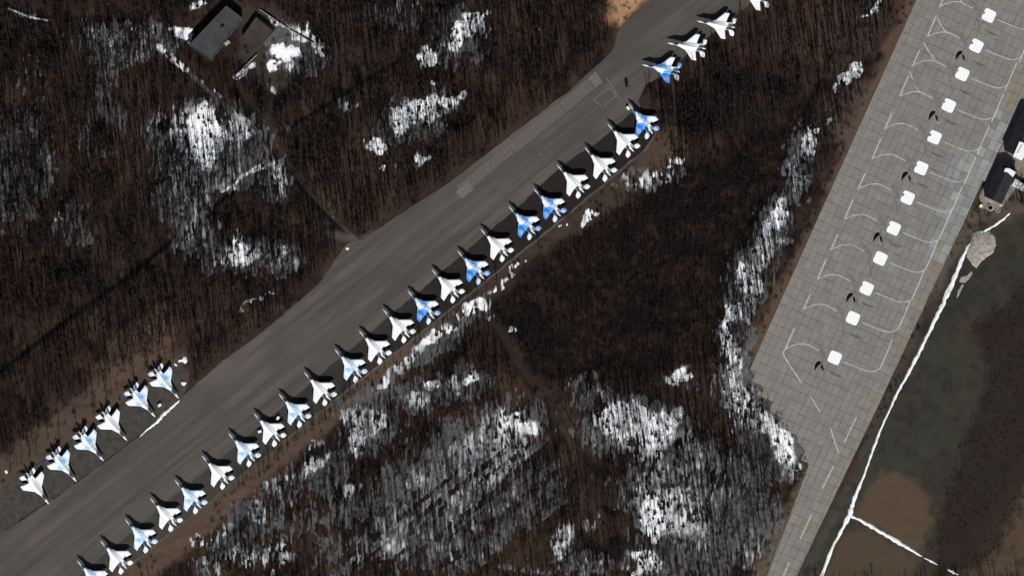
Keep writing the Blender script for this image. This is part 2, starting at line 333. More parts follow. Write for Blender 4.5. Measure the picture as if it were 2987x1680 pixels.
def snow_field(x, y, blobs=None, lines=True):
    blobs = BL if blobs is None else blobs
    px = (x*S + CX)/DK; py = (CY - y*S)/DK
    px = px + (fbm(x, y, 7, 3, 201)-.5)*46; py = py + (fbm(x, y, 7, 3, 211)-.5)*46
    m = np.zeros(x.shape)
    for (bx, by, rx, ry, rot, st) in blobs:
        if st < .3: continue
        t = math.radians(rot); c, s_ = math.cos(t), math.sin(t); R = max(rx, ry)*1.8
        k = (np.abs(px-bx) < R) & (np.abs(py-by) < R)
        if not k.any(): continue
        dx = px[k]-bx; dy = py[k]-by
        r = np.hypot((dx*c+dy*s_)/rx, (-dx*s_+dy*c)/ry)
        v = st*np.clip(1.35 - .62*r*r, 0, 1.0)
        m[k] = np.maximum(m[k], v)
    for pts, hw, st in (LN if lines else []):
        d = segdist(x, y, pts); m = np.maximum(m, st*np.clip(1.6 - d/hw, 0, 1))
    return m

# ------------------------------------------------------------------ ground sheet
def grid_axis(lo, hi, step, far):
    a = np.arange(lo, hi + step/2, step)
    o1 = lo - np.array([4000., 1500., 600., 250., 110., 50., 20., 6.]); o2 = hi + np.array([6., 20., 50., 110., 250., 600., 1500., 4000.])
    return np.concatenate([o1, a, o2])
gx = grid_axis(-312, 312, 1.0, 4000); gy = grid_axis(-182, 182, 1.0, 4000)
X, Y = np.meshgrid(gx, gy)
pav = np.zeros(X.shape)
for q in paved: pav = np.maximum(pav, inpoly(X, Y, q))
def boxblur(a, r):
    for ax in (0, 1):
        p = np.pad(a, [(r, r) if i == ax else (0, 0) for i in (0, 1)], mode='edge'); c = np.cumsum(p, axis=ax)
        c = np.concatenate([np.zeros_like(np.take(c, [0], axis=ax)), c], axis=ax)
        n = a.shape[ax]; a = (np.take(c, range(2*r+1, n+2*r+1), axis=ax) - np.take(c, range(0, n), axis=ax))/(2*r+1)
    return a
pb = np.clip(boxblur(pav, 3)*1.6, 0, 1)
def relief(x, y): return (fbm(x, y, 9, 4, 3) - .5)*1.1 + (fbm(x, y, 2.6, 2, 9) - .5)*.5
Z = -.14 + (1-pb)*(relief(X, Y)*(1 - .6*boxblur(inpoly(X, Y, field_poly).astype(float), 4)) + .12)
far = (np.abs(X) > 400) | (np.abs(Y) > 300); Z[far] = 0.0
def lerp(a, b, t): return a*(1-t[..., None]) + np.array(b)*t[..., None]
n1 = fbm(X, Y, 40, 4, 21); n2 = fbm(X, Y, 14, 4, 31); n3 = fbm(X, Y, 5, 3, 41); n4 = fbm(X*1.0, Y*.35, 6, 3, 51)
C = np.zeros(X.shape + (3,)); C[:] = (.024, .0155, .0128)
sst = lambda v, a, b: np.clip((v-a)/(b-a), 0, 1)**2*(3-2*np.clip((v-a)/(b-a), 0, 1))
C = lerp(C, (.0065, .0055, .0057), sst(n2*.5+n1*.5, .47, .57)*.9)
C = lerp(C, (.048, .029, .021), sst(n4, .56, .70)*.75)
C = lerp(C, (.030, .016, .0115), sst(n1, .52, .66)*.6)
def region(poly, col, amt, soft=4, nz=n2):
    global C
    msk = boxblur(inpoly(X, Y, poly).astype(float), soft)
    C = lerp(C, col, np.clip(msk*1.25 - (nz-.45)*1.6*np.clip(msk*8, 0, 1)*np.clip((1-msk)*4, 0, 1), 0, 1)*amt)
region(PL((1230,760),(1500,560),(1720,420),(1960,300),(2060,210),(1990,480),(1860,640),(1830,760),(1800,900),(1560,960),(1340,960)), (.0095,.0060,.0052), .9, 9)
cw = boxblur(inpoly(X, Y, PL((1230,760),(1500,560),(1720,420),(1960,300),(2060,210),(1990,480),(1860,640),(1830,760),(1800,900),(1560,960),(1340,960))).astype(float), 6)
C = lerp(C, (.028,.0155,.0115), sst(fbm(X, Y, 3.0, 3, 141), .52, .66)*cw*.9)
C = lerp(C, (.005,.004,.0042), sst(fbm(X, Y, 11, 4, 151), .50, .62)*cw*.9)
region(PL((1900,0),(2060,120),(2000,250),(1850,330),(1720,330),(1680,250),(1780,170)), (.010,.008,.0075), .85, 5)
region(PL((1900,-40),(2280,-40),(2190,150),(2080,190),(1960,110)), (.062,.045,.034), .7, 5)
region(field_poly, (.031,.0305,.0245), .97, 4)
region(PL((2240,560),(2400,640),(2290,900),(2210,1090),(2040,1460),(1990,1460),(2120,1230),(2250,920)), (.075,.062,.050), .6, 3)
region(PL((2430,820),(2600,700),(2600,1240),(2500,1420),(2330,1460),(2350,1330),(2420,1090),(2480,950)), (.032,.023,.018), .9, 5)
region(PL((2240,1180),(2310,1230),(2340,1320),(2310,1380),(2140,1300),(2200,1200)), (.074,.052,.034), .95, 3, n3)
region(PL((2160,1320),(2310,1400),(2280,1460),(2070,1460),(2110,1350)), (.064,.048,.033), .92, 3, n3)
region(PL((2580,1180),(2600,1460),(2430,1460),(2480,1340)), (.085,.055,.036), .8, 4)
region(PL((2170,1090),(2290,930),(2420,760),(2420,1000),(2310,1180),(2200,1180)), (.036,.034,.027), .5, 5)
fm = boxblur(inpoly(X, Y, field_poly).astype(float), 3)
C = lerp(C, (.047,.036,.025), sst(fbm(X, Y, 8, 4, 161), .48, .66)*fm*.55)
C = lerp(C, (.022,.020,.016), sst(fbm(X, Y, 4, 4, 171), .50, .68)*fm*.6)
C = lerp(C, (.040,.043,.030), sst(fbm(X, Y, 13, 3, 181), .52, .66)*fm*.5)
wn_ = fbm(X, Y, 28, 3, 191)
C = lerp(C, (.044,.026,.0185), sst(wn_, .53, .68)*(1-fm)*(1-cw)*.7)
for q, c, a in [
   (PL((150,1475),(450,1245),(640,1100),(900,905),(1120,790),(1130,830),(930,1000),(700,1180),(480,1380),(360,1475)), (.090,.060,.044), .85),
   (PL((1100,790),(1330,620),(1680,330),(1720,380),(1560,520),(1320,660),(1130,840)), (.050,.034,.027), .85),
   (PL((1640,330),(1720,330),(1730,400),(1650,420),(1580,470)), (.085,.055,.038), .6),
   (PL((-20,1160),(250,960),(330,890),(470,880),(480,910),(250,1080),(-20,1280)), (.080,.057,.043), .8),
   (PL((-20,1200),(200,1040),(280,850),(420,760),(440,880),(300,960),(-20,1190)), (.088,.056,.040), .7),
   (PL((390,800),(440,780),(440,860),(370,880)), (.095,.062,.040), .5),
   (PL((1535,0),(1560,-40),(1680,-40),(1610,20),(1550,72),(1535,50)), (.50,.30,.17), 1.0),
   (PL((1520,0),(1650,-40),(1680,-40),(1560,90),(1530,60)), (.12,.062,.036), .45),
   (PL((800,480),(860,470),(850,530),(820,530)), (.085,.056,.036), .5),
   (PL((600,10),(680,20),(790,110),(700,240),(600,190)), (.040,.033,.027), .9),
   (PL((2030,590),(2285,-10),(2350,-10),(2190,280),(2060,600),(1985,760),(1890,930),(1862,910),(1945,740)), (.095,.060,.041), .9),
   (PL((2080,240),(2180,200),(2190,290),(2140,380),(2080,330)), (.085,.062,.048), .6),
   (PL((1870,920),(1960,1010),(2040,1120),(2035,1200),(1930,1460),(1890,1460),(2000,1230),(2030,1170),(1970,1080),(1870,960)), (.105,.075,.050), .85),
   (PL((2400,490),(2480,540),(2380,680),(2330,790),(2370,640)), (.10,.082,.064), .7),
   (PL((2480,480),(2600,460),(2600,540),(2480,560),(2440,520)), (.090,.072,.056), .7),
   (PL((2250,1185),(2300,1205),(2335,1260),(2345,1320),(2310,1385),(2145,1300),(2205,1195)), (.082,.056,.036), .9),
   (PL((2160,1322),(2312,1402),(2280,1470),(2060,1470),(2110,1350)), (.070,.051,.034), .85),
   (PL((2450,830),(2600,700),(2600,1170),(2500,1400),(2340,1470),(2360,1330),(2420,1130),(2490,950)), (.020,.0145,.0115), .8),
   ]: region(q, c, a, 3, n3)
for pts, hw, col, a in tracks:
    if a <= 0: continue
    d = segdist(X, Y, pts); C = lerp(C, col, np.clip(1.5 - d/hw, 0, 1)*a)
nv = X.size; ny_, nx_ = X.shape
co = np.stack([X, Y, Z], -1).reshape(-1, 3)
idx = np.arange(nv).reshape(ny_, nx_)
quads = np.stack([idx[:-1,:-1], idx[:-1,1:], idx[1:,1:], idx[1:,:-1]], -1).reshape(-1, 4)
def np_mesh(name, co, quads, mat, smooth=True):
    me = bpy.data.meshes.new(name); me.vertices.add(len(co)); me.vertices.foreach_set('co', np.asarray(co, np.float32).ravel())
    nq = len(quads); me.loops.add(nq*4); me.polygons.add(nq)
    me.loops.foreach_set('vertex_index', np.asarray(quads, np.int32).ravel())
    me.polygons.foreach_set('loop_start', np.arange(0, nq*4, 4, dtype=np.int32))
    me.polygons.foreach_set('loop_total', np.full(nq, 4, np.int32))
    me.materials.append(mat); me.update(calc_edges=True); me.validate()
    if smooth: me.polygons.foreach_set('use_smooth', np.ones(nq, bool))
    return me
def color_attr(me, cols):
    a = me.color_attributes.new('tone', 'FLOAT_COLOR', 'POINT')
    rgba = np.ones((len(cols), 4), np.float32); rgba[:, :3] = cols; a.data.foreach_set('color', rgba.ravel())
gme = np_mesh('ground', co, quads, M['ground']); color_attr(gme, C.reshape(-1, 3))
ground = tag(link('ground', gme), 'dark brown earth of the woods and fields', kind='structure')

# snow lies as its own raised, ragged sheet
ss = 0.45
sx = np.arange(-304, 304, ss); sy = np.arange(-174, 174, ss)
SX, SY = np.meshgrid(sx, sy)
SF = snow_field(SX, SY)
spav = np.zeros(SX.shape)
for q in paved: spav = np.maximum(spav, inpoly(SX, SY, q))
spav = boxblur(spav, 2)
def gridsample(A, x, y):
    i = np.clip(np.searchsorted(gx, x) - 1, 0, len(gx)-2); j = np.clip(np.searchsorted(gy, y) - 1, 0, len(gy)-2)
    fx = (x-gx[i])/(gx[i+1]-gx[i]); fy = (y-gy[j])/(gy[j+1]-gy[j])
    return (A[j,i]*(1-fx)+A[j,i+1]*fx)*(1-fy) + (A[j+1,i]*(1-fx)+A[j+1,i+1]*fx)*fy
GZ = gridsample(Z, SX, SY)
sn = fbm(SX, SY*.22, 1.15, 2, 61)*.54 + fbm(SX, SY*.6, 5, 2, 66)*.22 + fbm(SX, SY, 18, 3, 71)*.22  # upright stretch cuts streaks like tree shadows into the cover
VF = snow_field(SX, SY, VEIL, False)*1.03
# furrows of the old field run parallel to the taxiway and stay bare
fa = (SX*.62 - SY*.78); fl = (SX*.78 + SY*.62)
fur = fbm(fa, fl*.03, 3.2, 3, 131)
inf = inpoly(SX, SY, PL((760,1480),(1000,1190),(1230,1010),(1400,1080),(1480,1230),(1330,1480)))
VF = np.where(inf, VF - .62*np.clip((fur-.51)/.22, 0, 1), VF)
TOP = np.maximum(SF, VF)
hgt = (TOP - spav*2) - (.70 + (sn-.5)*2.5)
hgt[TOP < .3] = -1
SZ = GZ + np.clip(hgt*.5, -.25, .16)
keepv = hgt > -.12
cell = keepv[:-1,:-1] | keepv[:-1,1:] | keepv[1:,1:] | keepv[1:,:-1]
sidx = np.arange(SX.size).reshape(SX.shape)
sq = np.stack([sidx[:-1,:-1], sidx[:-1,1:], sidx[1:,1:], sidx[1:,:-1]], -1)[cell]
used, inv = np.unique(sq.ravel(), return_inverse=True)
sco = np.stack([SX, SY, SZ], -1).reshape(-1, 3)[used]
dirt_and_shade = (np.clip((SF-.62)/.38 + np.minimum(hgt, .3)*.3 + (fbm(SX, SY*.16, 1.2, 2, 91)-.44)*1.35 + (fbm(SX, SY, 14, 2, 95)-.5)*.7, 0, 1)**1.3)[..., None]  # dirty thin snow, with upright tree-shadow streaks painted into the tone
SC = (np.array([.082,.081,.085])*(1-dirt_and_shade) + np.array([.84,.86,.88])*dirt_and_shade).reshape(-1, 3)[used]
sme = np_mesh('snow_patches', sco, inv.reshape(-1, 4), M['snow_cover']); color_attr(sme, SC)
snow = tag(link('snow_patches', sme), 'patchy white melting snow lying between the trees', 'snow', kind='stuff')

# ------------------------------------------------------------------ taxiway, bays, apron
taxi = tag(prism('taxiway', rough(taxi_poly, 3, .3, 3), -.4, .04, M['asphalt']), 'grey asphalt taxiway running diagonally past the parked jets', kind='structure')
def toned_sheet(name, poly, z, colf, parent, step=2.0, seed=5):
    poly = rough(poly, 3, .45, seed)
    vo, tr = fill(poly if area2(poly) > 0 else poly[::-1]); bm = bmesh.new()
    bv = [bm.verts.new((p[0], p[1], z)) for p in vo]
    for t in tr: bm.faces.new([bv[k] for k in t])
    bmesh.ops.subdivide_edges(bm, edges=[e for e in bm.edges if e.calc_length() > 12], cuts=4, use_grid_fill=True)
    bmesh.ops.triangulate(bm, faces=bm.faces[:])
    me = bm_mesh(name, bm, M['bay'])
    cc = np.empty(len(me.vertices)*3); me.vertices.foreach_get('co', cc); cc = cc.reshape(-1, 3)
    color_attr(me, colf(cc[:, 0], cc[:, 1])); return link(name, me, parent)
def baycol(x, y):
    t = np.clip((x + 190)/170 + (fbm(x, y, 20, 2, 5)-.5)*.6, 0, 1)[:, None]
    return np.array([.046,.043,.038])*(1-t) + np.array([.016,.012,.011])*t
bay = toned_sheet('parking_bay', bay_poly, .048, baycol, taxi)
bay2 = tag(prism('parking_bay', rough(bay2_poly, 3, .5, 8), -.4, .046, noise_mat('left_bay_asphalt', (.032,.030,.026), (.060,.053,.046), .3, 6, .9)), 'dark asphalt parking strip left of the taxiway', kind='structure')

def patch(pts, mat, z, name='asphalt_patch'): return prism(name, [P(*p) for p in pts], .02, z, mat, taxi)
patch([(1716,228),(1737,210),(1758,240),(1736,258)], M['patch'], .056)
patch([(1690,251),(1714,230),(1734,260),(1712,278)], M['patch2'], .053)
patch([(1630,300),(1690,252),(1712,279),(1652,328)], M['patch2'], .050)
patch([(1480,420),(1628,302),(1650,330),(1505,446)], M['patch2'], .0495)
patch([(1328,560),(1362,530),(1382,552),(1348,580)], M['patch'], .056)
patch([(1330,545),(1480,422),(1502,446),(1360,560)], M['patch2'], .0505)
for k, (a, b) in enumerate([((1697,259),(1714,275)),((1485,412),(1504,437)),((1733,290),(1777,256)),((1777,256),(1797,280)),((1733,290),(1757,314)),((1757,314),(1797,280)),((1768,226),(1800,276)),((1575,447),(1580,455)),((1786,252),(1810,292))]):
    ribbon('faded_line', [P(*a), P(*b)], .55, .062 + .003*k, M['patch'], taxi)
for k, (off, w) in enumerate([(0, .30), (72, .26)]):       # long paving seams
    a = P(250 + off*.62, 1500 + off*.78); b = P(1720 + off*.62, 330 + off*.78)
    ribbon('paving_seam', [a, ((a[0]+b[0])/2, (a[1]+b[1])/2 + .5), b], w, .060, M['patch2'], taxi)

rt = random.Random(77)
for k in range(26):
    t = rt.random(); cx_ = 120 + 1650*t; cy_ = 1640 - 1330*t + rt.uniform(-40, 70); L_ = rt.uniform(25, 130); a_ = math.radians(38.3 + rt.uniform(-2.5, 2.5))
    q_ = [(cx_ + math.cos(a_)*L_*j/4, cy_ - math.sin(a_)*L_*j/4 + rt.uniform(-.8, .8)) for j in range(5)]
    w_ = rt.uniform(.25, .6)
    ribbon('tyre_streak', [P(*p) for p in q_], 1, .064 + .0012*k, M['streak_dark'] if k % 3 else M['patch2'], taxi, .006, [.05, w_, w_*1.2, w_*.8, .05])
apron = tag(prism('apron', apron_poly, -.4, .03, M['joint']), 'grey concrete slab apron with white pads and taxi lines', kind='structure')
side = tag(prism('pavement', rough(side_poly, 3, .3, 4), -.4, .10, M['sidepave']), 'pinkish brown concrete strip right of the slab apron', kind='structure')
SLW, SLL = 20.4, 30.0      # plan pixels: 4.1 x 6 m
GR = .95
greys = [(.212,.192,.172),(.204,.186,.166),(.220,.200,.180),(.208,.192,.172),(.214,.192,.174),(.200,.184,.163),(.209,.188,.170),(.206,.193,.173),(.216,.197,.174)]
blues = [(.235,.240,.226),(.222,.230,.220),(.262,.266,.250),(.205,.210,.212)]
tans = [(.215,.190,.150),(.195,.168,.130)]
greys = [(c[0]*GR*.97, c[1]*GR, c[2]*GR*1.02) for c in greys]
slab_meshes = {}
def slab_mesh(kind):
    if kind not in slab_meshes:
        mb = MB(); mb.obox((0, 0), (1, 0), .5, .5, 0, .12, .012)
        me = mb.mesh('slab', M['slab']); c = {'g': greys, 'b': blues, 't': tans}[kind[0]][kind[1]]
        color_attr(me, np.tile(np.array(c), (len(me.vertices), 1))); slab_meshes[kind] = me
    return slab_meshes[kind]
slabs = []
rs = random.Random(5)
v = 2436.0; cols = []
while v < 2838: cols.append(v); v += SLW
for ci, v0 in enumerate(cols):
    u = -1330.0
    while u < 640:
        uc, vc = u + SLL/2, v0 + SLW/2
        x, y = UV(uc, vc)
        ok = True
        lim_r = 2836 if uc < -690 else 2830 - (uc + 690)/690*8 if uc < 0 else 2822 - uc*.028
        if uc < 84: lo = 2434
        elif uc < 268: lo = 2436 + (uc-84)*1.48
        else: lo = 2708 + (uc-268)*.07
        vc2, wv = vc, SLW
        a_, b_ = max(v0, lo) if uc > 268 else v0, min(v0 + SLW, lim_r)
        if uc <= 268 and vc < lo: ok = False
        if b_ - a_ < 2.5: ok = False
        if ok and -335 < x < 335 and -185 < y < 185:
            vc2 = (a_+b_)/2; wv = b_-a_
            inb = (-760 < uc < -640 and vc > 2715) or (-640 < uc < -560 and vc > 2745) or (-560 < uc < -420 and vc > 2760) or (-900 < uc < -760 and vc > 2790)
            if inb and rs.random() < .85: kd = ('b', rs.randrange(len(blues)))
            elif vc > 2790 and rs.random() < .35: kd = ('t', rs.randrange(2))
            elif rs.random() < .0: kd = ('b', 1)
            else: kd = ('g', rs.randrange(len(greys)))
            gv = .04 + .09*rs.random() + (.16 if ci in (4, 9, 14) else 0)*(rs.random() < .75)
            gu = .04 + .11*rs.random() + (.15 if rs.random() < .12 else 0)
            slabs.append((uc, vc2, SLL/S - gu*1.6, max(.3, wv/S - gv*1.6), kd, rs.uniform(-.012, .012), rs.uniform(-.004, .004)))
        u += SLL
ang_u = math.atan2(-dU[1], dU[0])
slabs.sort(key=lambda s_: abs((s_[0]*dU + s_[1]*dV)[0] - (2884 - .44*(s_[0]*dU + s_[1]*dV)[1])) + (0 if s_[3] > 3.2 else 1e4) + (0 if -10 < (s_[0]*dU + s_[1]*dV)[1] < 1690 else 1e4))
for s_ in slabs[:300]:
    x, y = UV(s_[0], s_[1]); o = link('slab', slab_mesh(s_[4]), apron, (x, y, .03 + s_[5]))
    o.rotation_euler = (s_[6], s_[6]*.5, ang_u); o.scale = (s_[2], s_[3], 1)
mb = MB(); cl = []
ux = (math.cos(ang_u), math.sin(ang_u))
for s_ in slabs[300:]:
    x, y = UV(s_[0], s_[1]); n0 = len(mb.v)
    mb.obox((x, y), ux, s_[3]/2, s_[2]/2, .03 + s_[5], .15 + s_[5], .02)
    cl += [{'g': greys, 'b': blues, 't': tans}[s_[4][0]][s_[4][1]]]*(len(mb.v)-n0)
me = mb.mesh('slab_field', M['slab']); color_attr(me, np.array(cl))
tag(link('slab_field', me, apron), kind='stuff')

# painted taxi lines on the apron
ZP = .185
def smooth_pts(pts, n=6):
    out = []; q = [pts[0]] + pts + [pts[-1]]
    for i in range(1, len(q)-2):
        for k in range(n):
            t = k/n; p0, p1, p2, p3 = q[i-1:i+3]
            out.append(tuple(.5*((2*p1[j]) + (-p0[j]+p2[j])*t + (2*p0[j]-5*p1[j]+4*p2[j]-p3[j])*t*t + (-p0[j]+3*p1[j]-3*p2[j]+p3[j])*t**3) for j in (0, 1)))
    out.append(pts[-1]); return out
PADS = [(2884.7,46.4),(2848,134.6),(2807,217),(2767.5,308.5),(2726,401),(2687,490.7),(2647.5,577),(2607,666),(2568,753.7),(2528,841),(2488,927.6),(2435,1042.8)]
LC = [0]
def line(pts, w=.5):
    LC[0] += 1; ribbon('painted_line', [P(*p) for p in pts], w, ZP + .003*(LC[0] % 11), M['paint'], apron, .02)
def rel(c, pts): return [(c[0]+a/2.415, c[1]+b/2.415) for a, b in pts]
for i, c in enumerate(PADS):
    line(smooth_pts(rel(c, [(-112,-50),(-160,-76),(-210,-96),(-275,-92),(-342,-66)])), .40)
    line(smooth_pts(rel(c, [(62,30),(150,66),(220,92),(270,97),(318,78)])), .40)
    if i not in (0,): line(rel(c, [(318,78),(372,-42),(405,-128)] if i > 6 else [(300,118),(385,-80)]), .55)
    line(rel(c, [(-345,-66),(-318,-130),(-285,-205)] if i % 2 else [(-350,-58),(-300,-170)]), .55)
line(smooth_pts(rel(PADS[-1], [(-335,-70),(-362,-40),(-350,0),(-300,80),(-232,178)])), .5)
for a in [((2366,1157),(2391,1200)),((2498,1216),(2463,1290)),((2432,1358),(2397,1425)),((2366,1502),(2334,1572)),((2302,1640),(2280,1690))]: line(a, .5)
line(smooth_pts([(2422,1246),(2434,1285),(2447,1322)]), .5)
line(smooth_pts([(2734,52),(2745,75),(2762,98)]), .45); line(smooth_pts([(2694,125),(2710,152),(2728,175)]), .45)
line([(2653,210),(2663,232)], .4); line([(2668,252),(2682,268)], .4); line([(2795,-10),(2808,12)], .45)

ORD = ['first','second','third','fourth','fifth','sixth','seventh','eighth','ninth','tenth','eleventh','twelfth','thirteenth','fourteenth','fifteenth','sixteenth','seventeenth','eighteenth','nineteenth','twentieth','twenty-first','twenty-second','twenty-third']
# white square pads
def rounded_sq(h, r, n=4):
    out = []
    for cx, cy, a0 in ((h-r, h-r, 0), (-h+r, h-r, 90), (-h+r, -h+r, 180), (h-r, -h+r, 270)):
        for k in range(n+1): t = math.radians(a0 + 90*k/n); out.append((cx + r*math.cos(t), cy + r*math.sin(t)))
    return out
rp = random.Random(3)
for i, c in enumerate(PADS):
    poly = rounded_sq(3.6, 1.5)
    notch = i not in (8, 10, 11)
    if notch:
        s_ = rp.uniform(.6, 1.1); k = rp.uniform(-.6, .9)     # worn bite on the edge facing the soot
        pl = []
        for p in poly:
            pl.append(p)
            if p == poly[len(poly)//2 - 1]: pl += [(-3.55, k+1.0*s_), (-3.55+1.25*s_, k+.5*s_), (-3.55+1.0*s_, k-.5*s_), (-3.5, k-1.1*s_)]
        poly = pl
    if area2(poly) < 0: poly = poly[::-1]
    n = len(poly); bm = bmesh.new()
    lo = [bm.verts.new((p[0], p[1], -.03)) for p in poly]; hi = [bm.verts.new((p[0]*.99, p[1]*.99, .035)) for p in poly]
    f = bm.faces.new(hi)
    for q in range(n): bm.faces.new((lo[q], lo[(q+1)%n], hi[(q+1)%n], hi[q]))
    bmesh.ops.triangulate(bm, faces=[f])
    x, y = P(*c); o = link('white_pad', bm_mesh('white_pad', bm, M['pad']), None, (x, y, .225), math.radians(-24.3 + rp.uniform(-2, 2)))
    tag(o, f'flat square white pad on the slab apron, {ORD[i]} from the top of its row', 'pad', 'white square pads along the slab apron')
for i, c in enumerate(PADS):      # oily, sooty stains left by parked aircraft, plus a painted mast shadow line
    for (pts, ws, mt) in [([(-12,42),(-2,48),(12,54),(26,58)], [.3,1.1,1.4,.3], 'stain'), ([(-52,-44),(-40,-26),(-30,-8),(-26,8)], [.6,3.0,2.6,.4], 'stain_pale'), ([(-38,-6),(-34,14),(-30,40),(-24,62)], [.1,.5,.55,.1], 'stain')]:
        j_ = rp.uniform(-4, 4)
        if mt == 'stain' and rp.random() < .25: continue
        ribbon('stain', smooth_pts([P(c[0]+a+j_, c[1]+b+j_*.5) for a, b in pts], 3), 1, .1785 + .0006*(i % 3) + (.0012 if mt == 'stain' else 0), M[mt], apron, .004, list(np.interp(np.linspace(0, 3, 10), range(4), ws)))
# flat black arch-shaped marks on the slabs
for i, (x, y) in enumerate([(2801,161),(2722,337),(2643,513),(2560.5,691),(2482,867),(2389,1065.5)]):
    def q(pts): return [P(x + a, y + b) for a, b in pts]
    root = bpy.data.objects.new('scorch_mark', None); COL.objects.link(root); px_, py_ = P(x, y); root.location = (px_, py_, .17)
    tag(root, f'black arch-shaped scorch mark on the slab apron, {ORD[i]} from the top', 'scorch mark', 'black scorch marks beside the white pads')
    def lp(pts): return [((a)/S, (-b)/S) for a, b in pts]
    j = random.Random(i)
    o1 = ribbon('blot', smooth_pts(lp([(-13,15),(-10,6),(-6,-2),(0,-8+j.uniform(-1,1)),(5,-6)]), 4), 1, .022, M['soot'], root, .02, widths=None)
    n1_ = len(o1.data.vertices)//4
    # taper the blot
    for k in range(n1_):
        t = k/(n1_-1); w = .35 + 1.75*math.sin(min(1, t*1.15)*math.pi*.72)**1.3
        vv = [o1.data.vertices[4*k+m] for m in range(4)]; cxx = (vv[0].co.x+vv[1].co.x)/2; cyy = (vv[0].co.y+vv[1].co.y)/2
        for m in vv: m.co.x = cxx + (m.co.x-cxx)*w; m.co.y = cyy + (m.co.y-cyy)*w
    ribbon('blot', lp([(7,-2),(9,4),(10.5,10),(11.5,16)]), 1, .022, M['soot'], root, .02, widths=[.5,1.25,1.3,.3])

# ------------------------------------------------------------------ fighter jets
def loft(secs, n=10):
    mb = MB(); vs_ = []; fs = []
    for (x, hw, hh, z) in secs:
        for k in range(n):
            t = 2*math.pi*k/n; vs_.append((x, hw*math.cos(t), z + hh*math.sin(t)))
    for i in range(len(secs)-1):
        for k in range(n):
            a = i*n + k; b = i*n + (k+1) % n; fs.append((a, b, b+n, a+n))
    fs += [tuple(range(n)), tuple(range((len(secs)-1)*n + n-1, (len(secs)-1)*n-1, -1))]
    mb.add(vs_, fs); return mb
def bladev(poly, y, th):
    """vertical blade in x-z plane"""
    n = len(poly); mb = MB(); cx = sum(p[0] for p in poly)/n; cz = sum(p[1] for p in poly)/n
    vs_ = [(p[0], y, p[1]) for p in poly]
    for sg in (1, -1): vs_ += [(cx+(p[0]-cx)*.8, y+sg*th, cz+(p[1]-cz)*.8) for p in poly]
    fs = [tuple(range(2*n-1, n-1, -1)), tuple(range(2*n, 3*n))]
    for k in range(n):
        j = (k+1) % n; fs += [(j, k, n+k, n+j), (k, j, 2*n+j, 2*n+k)]
    mb.add(vs_, fs); return mb
jet_cache = {}
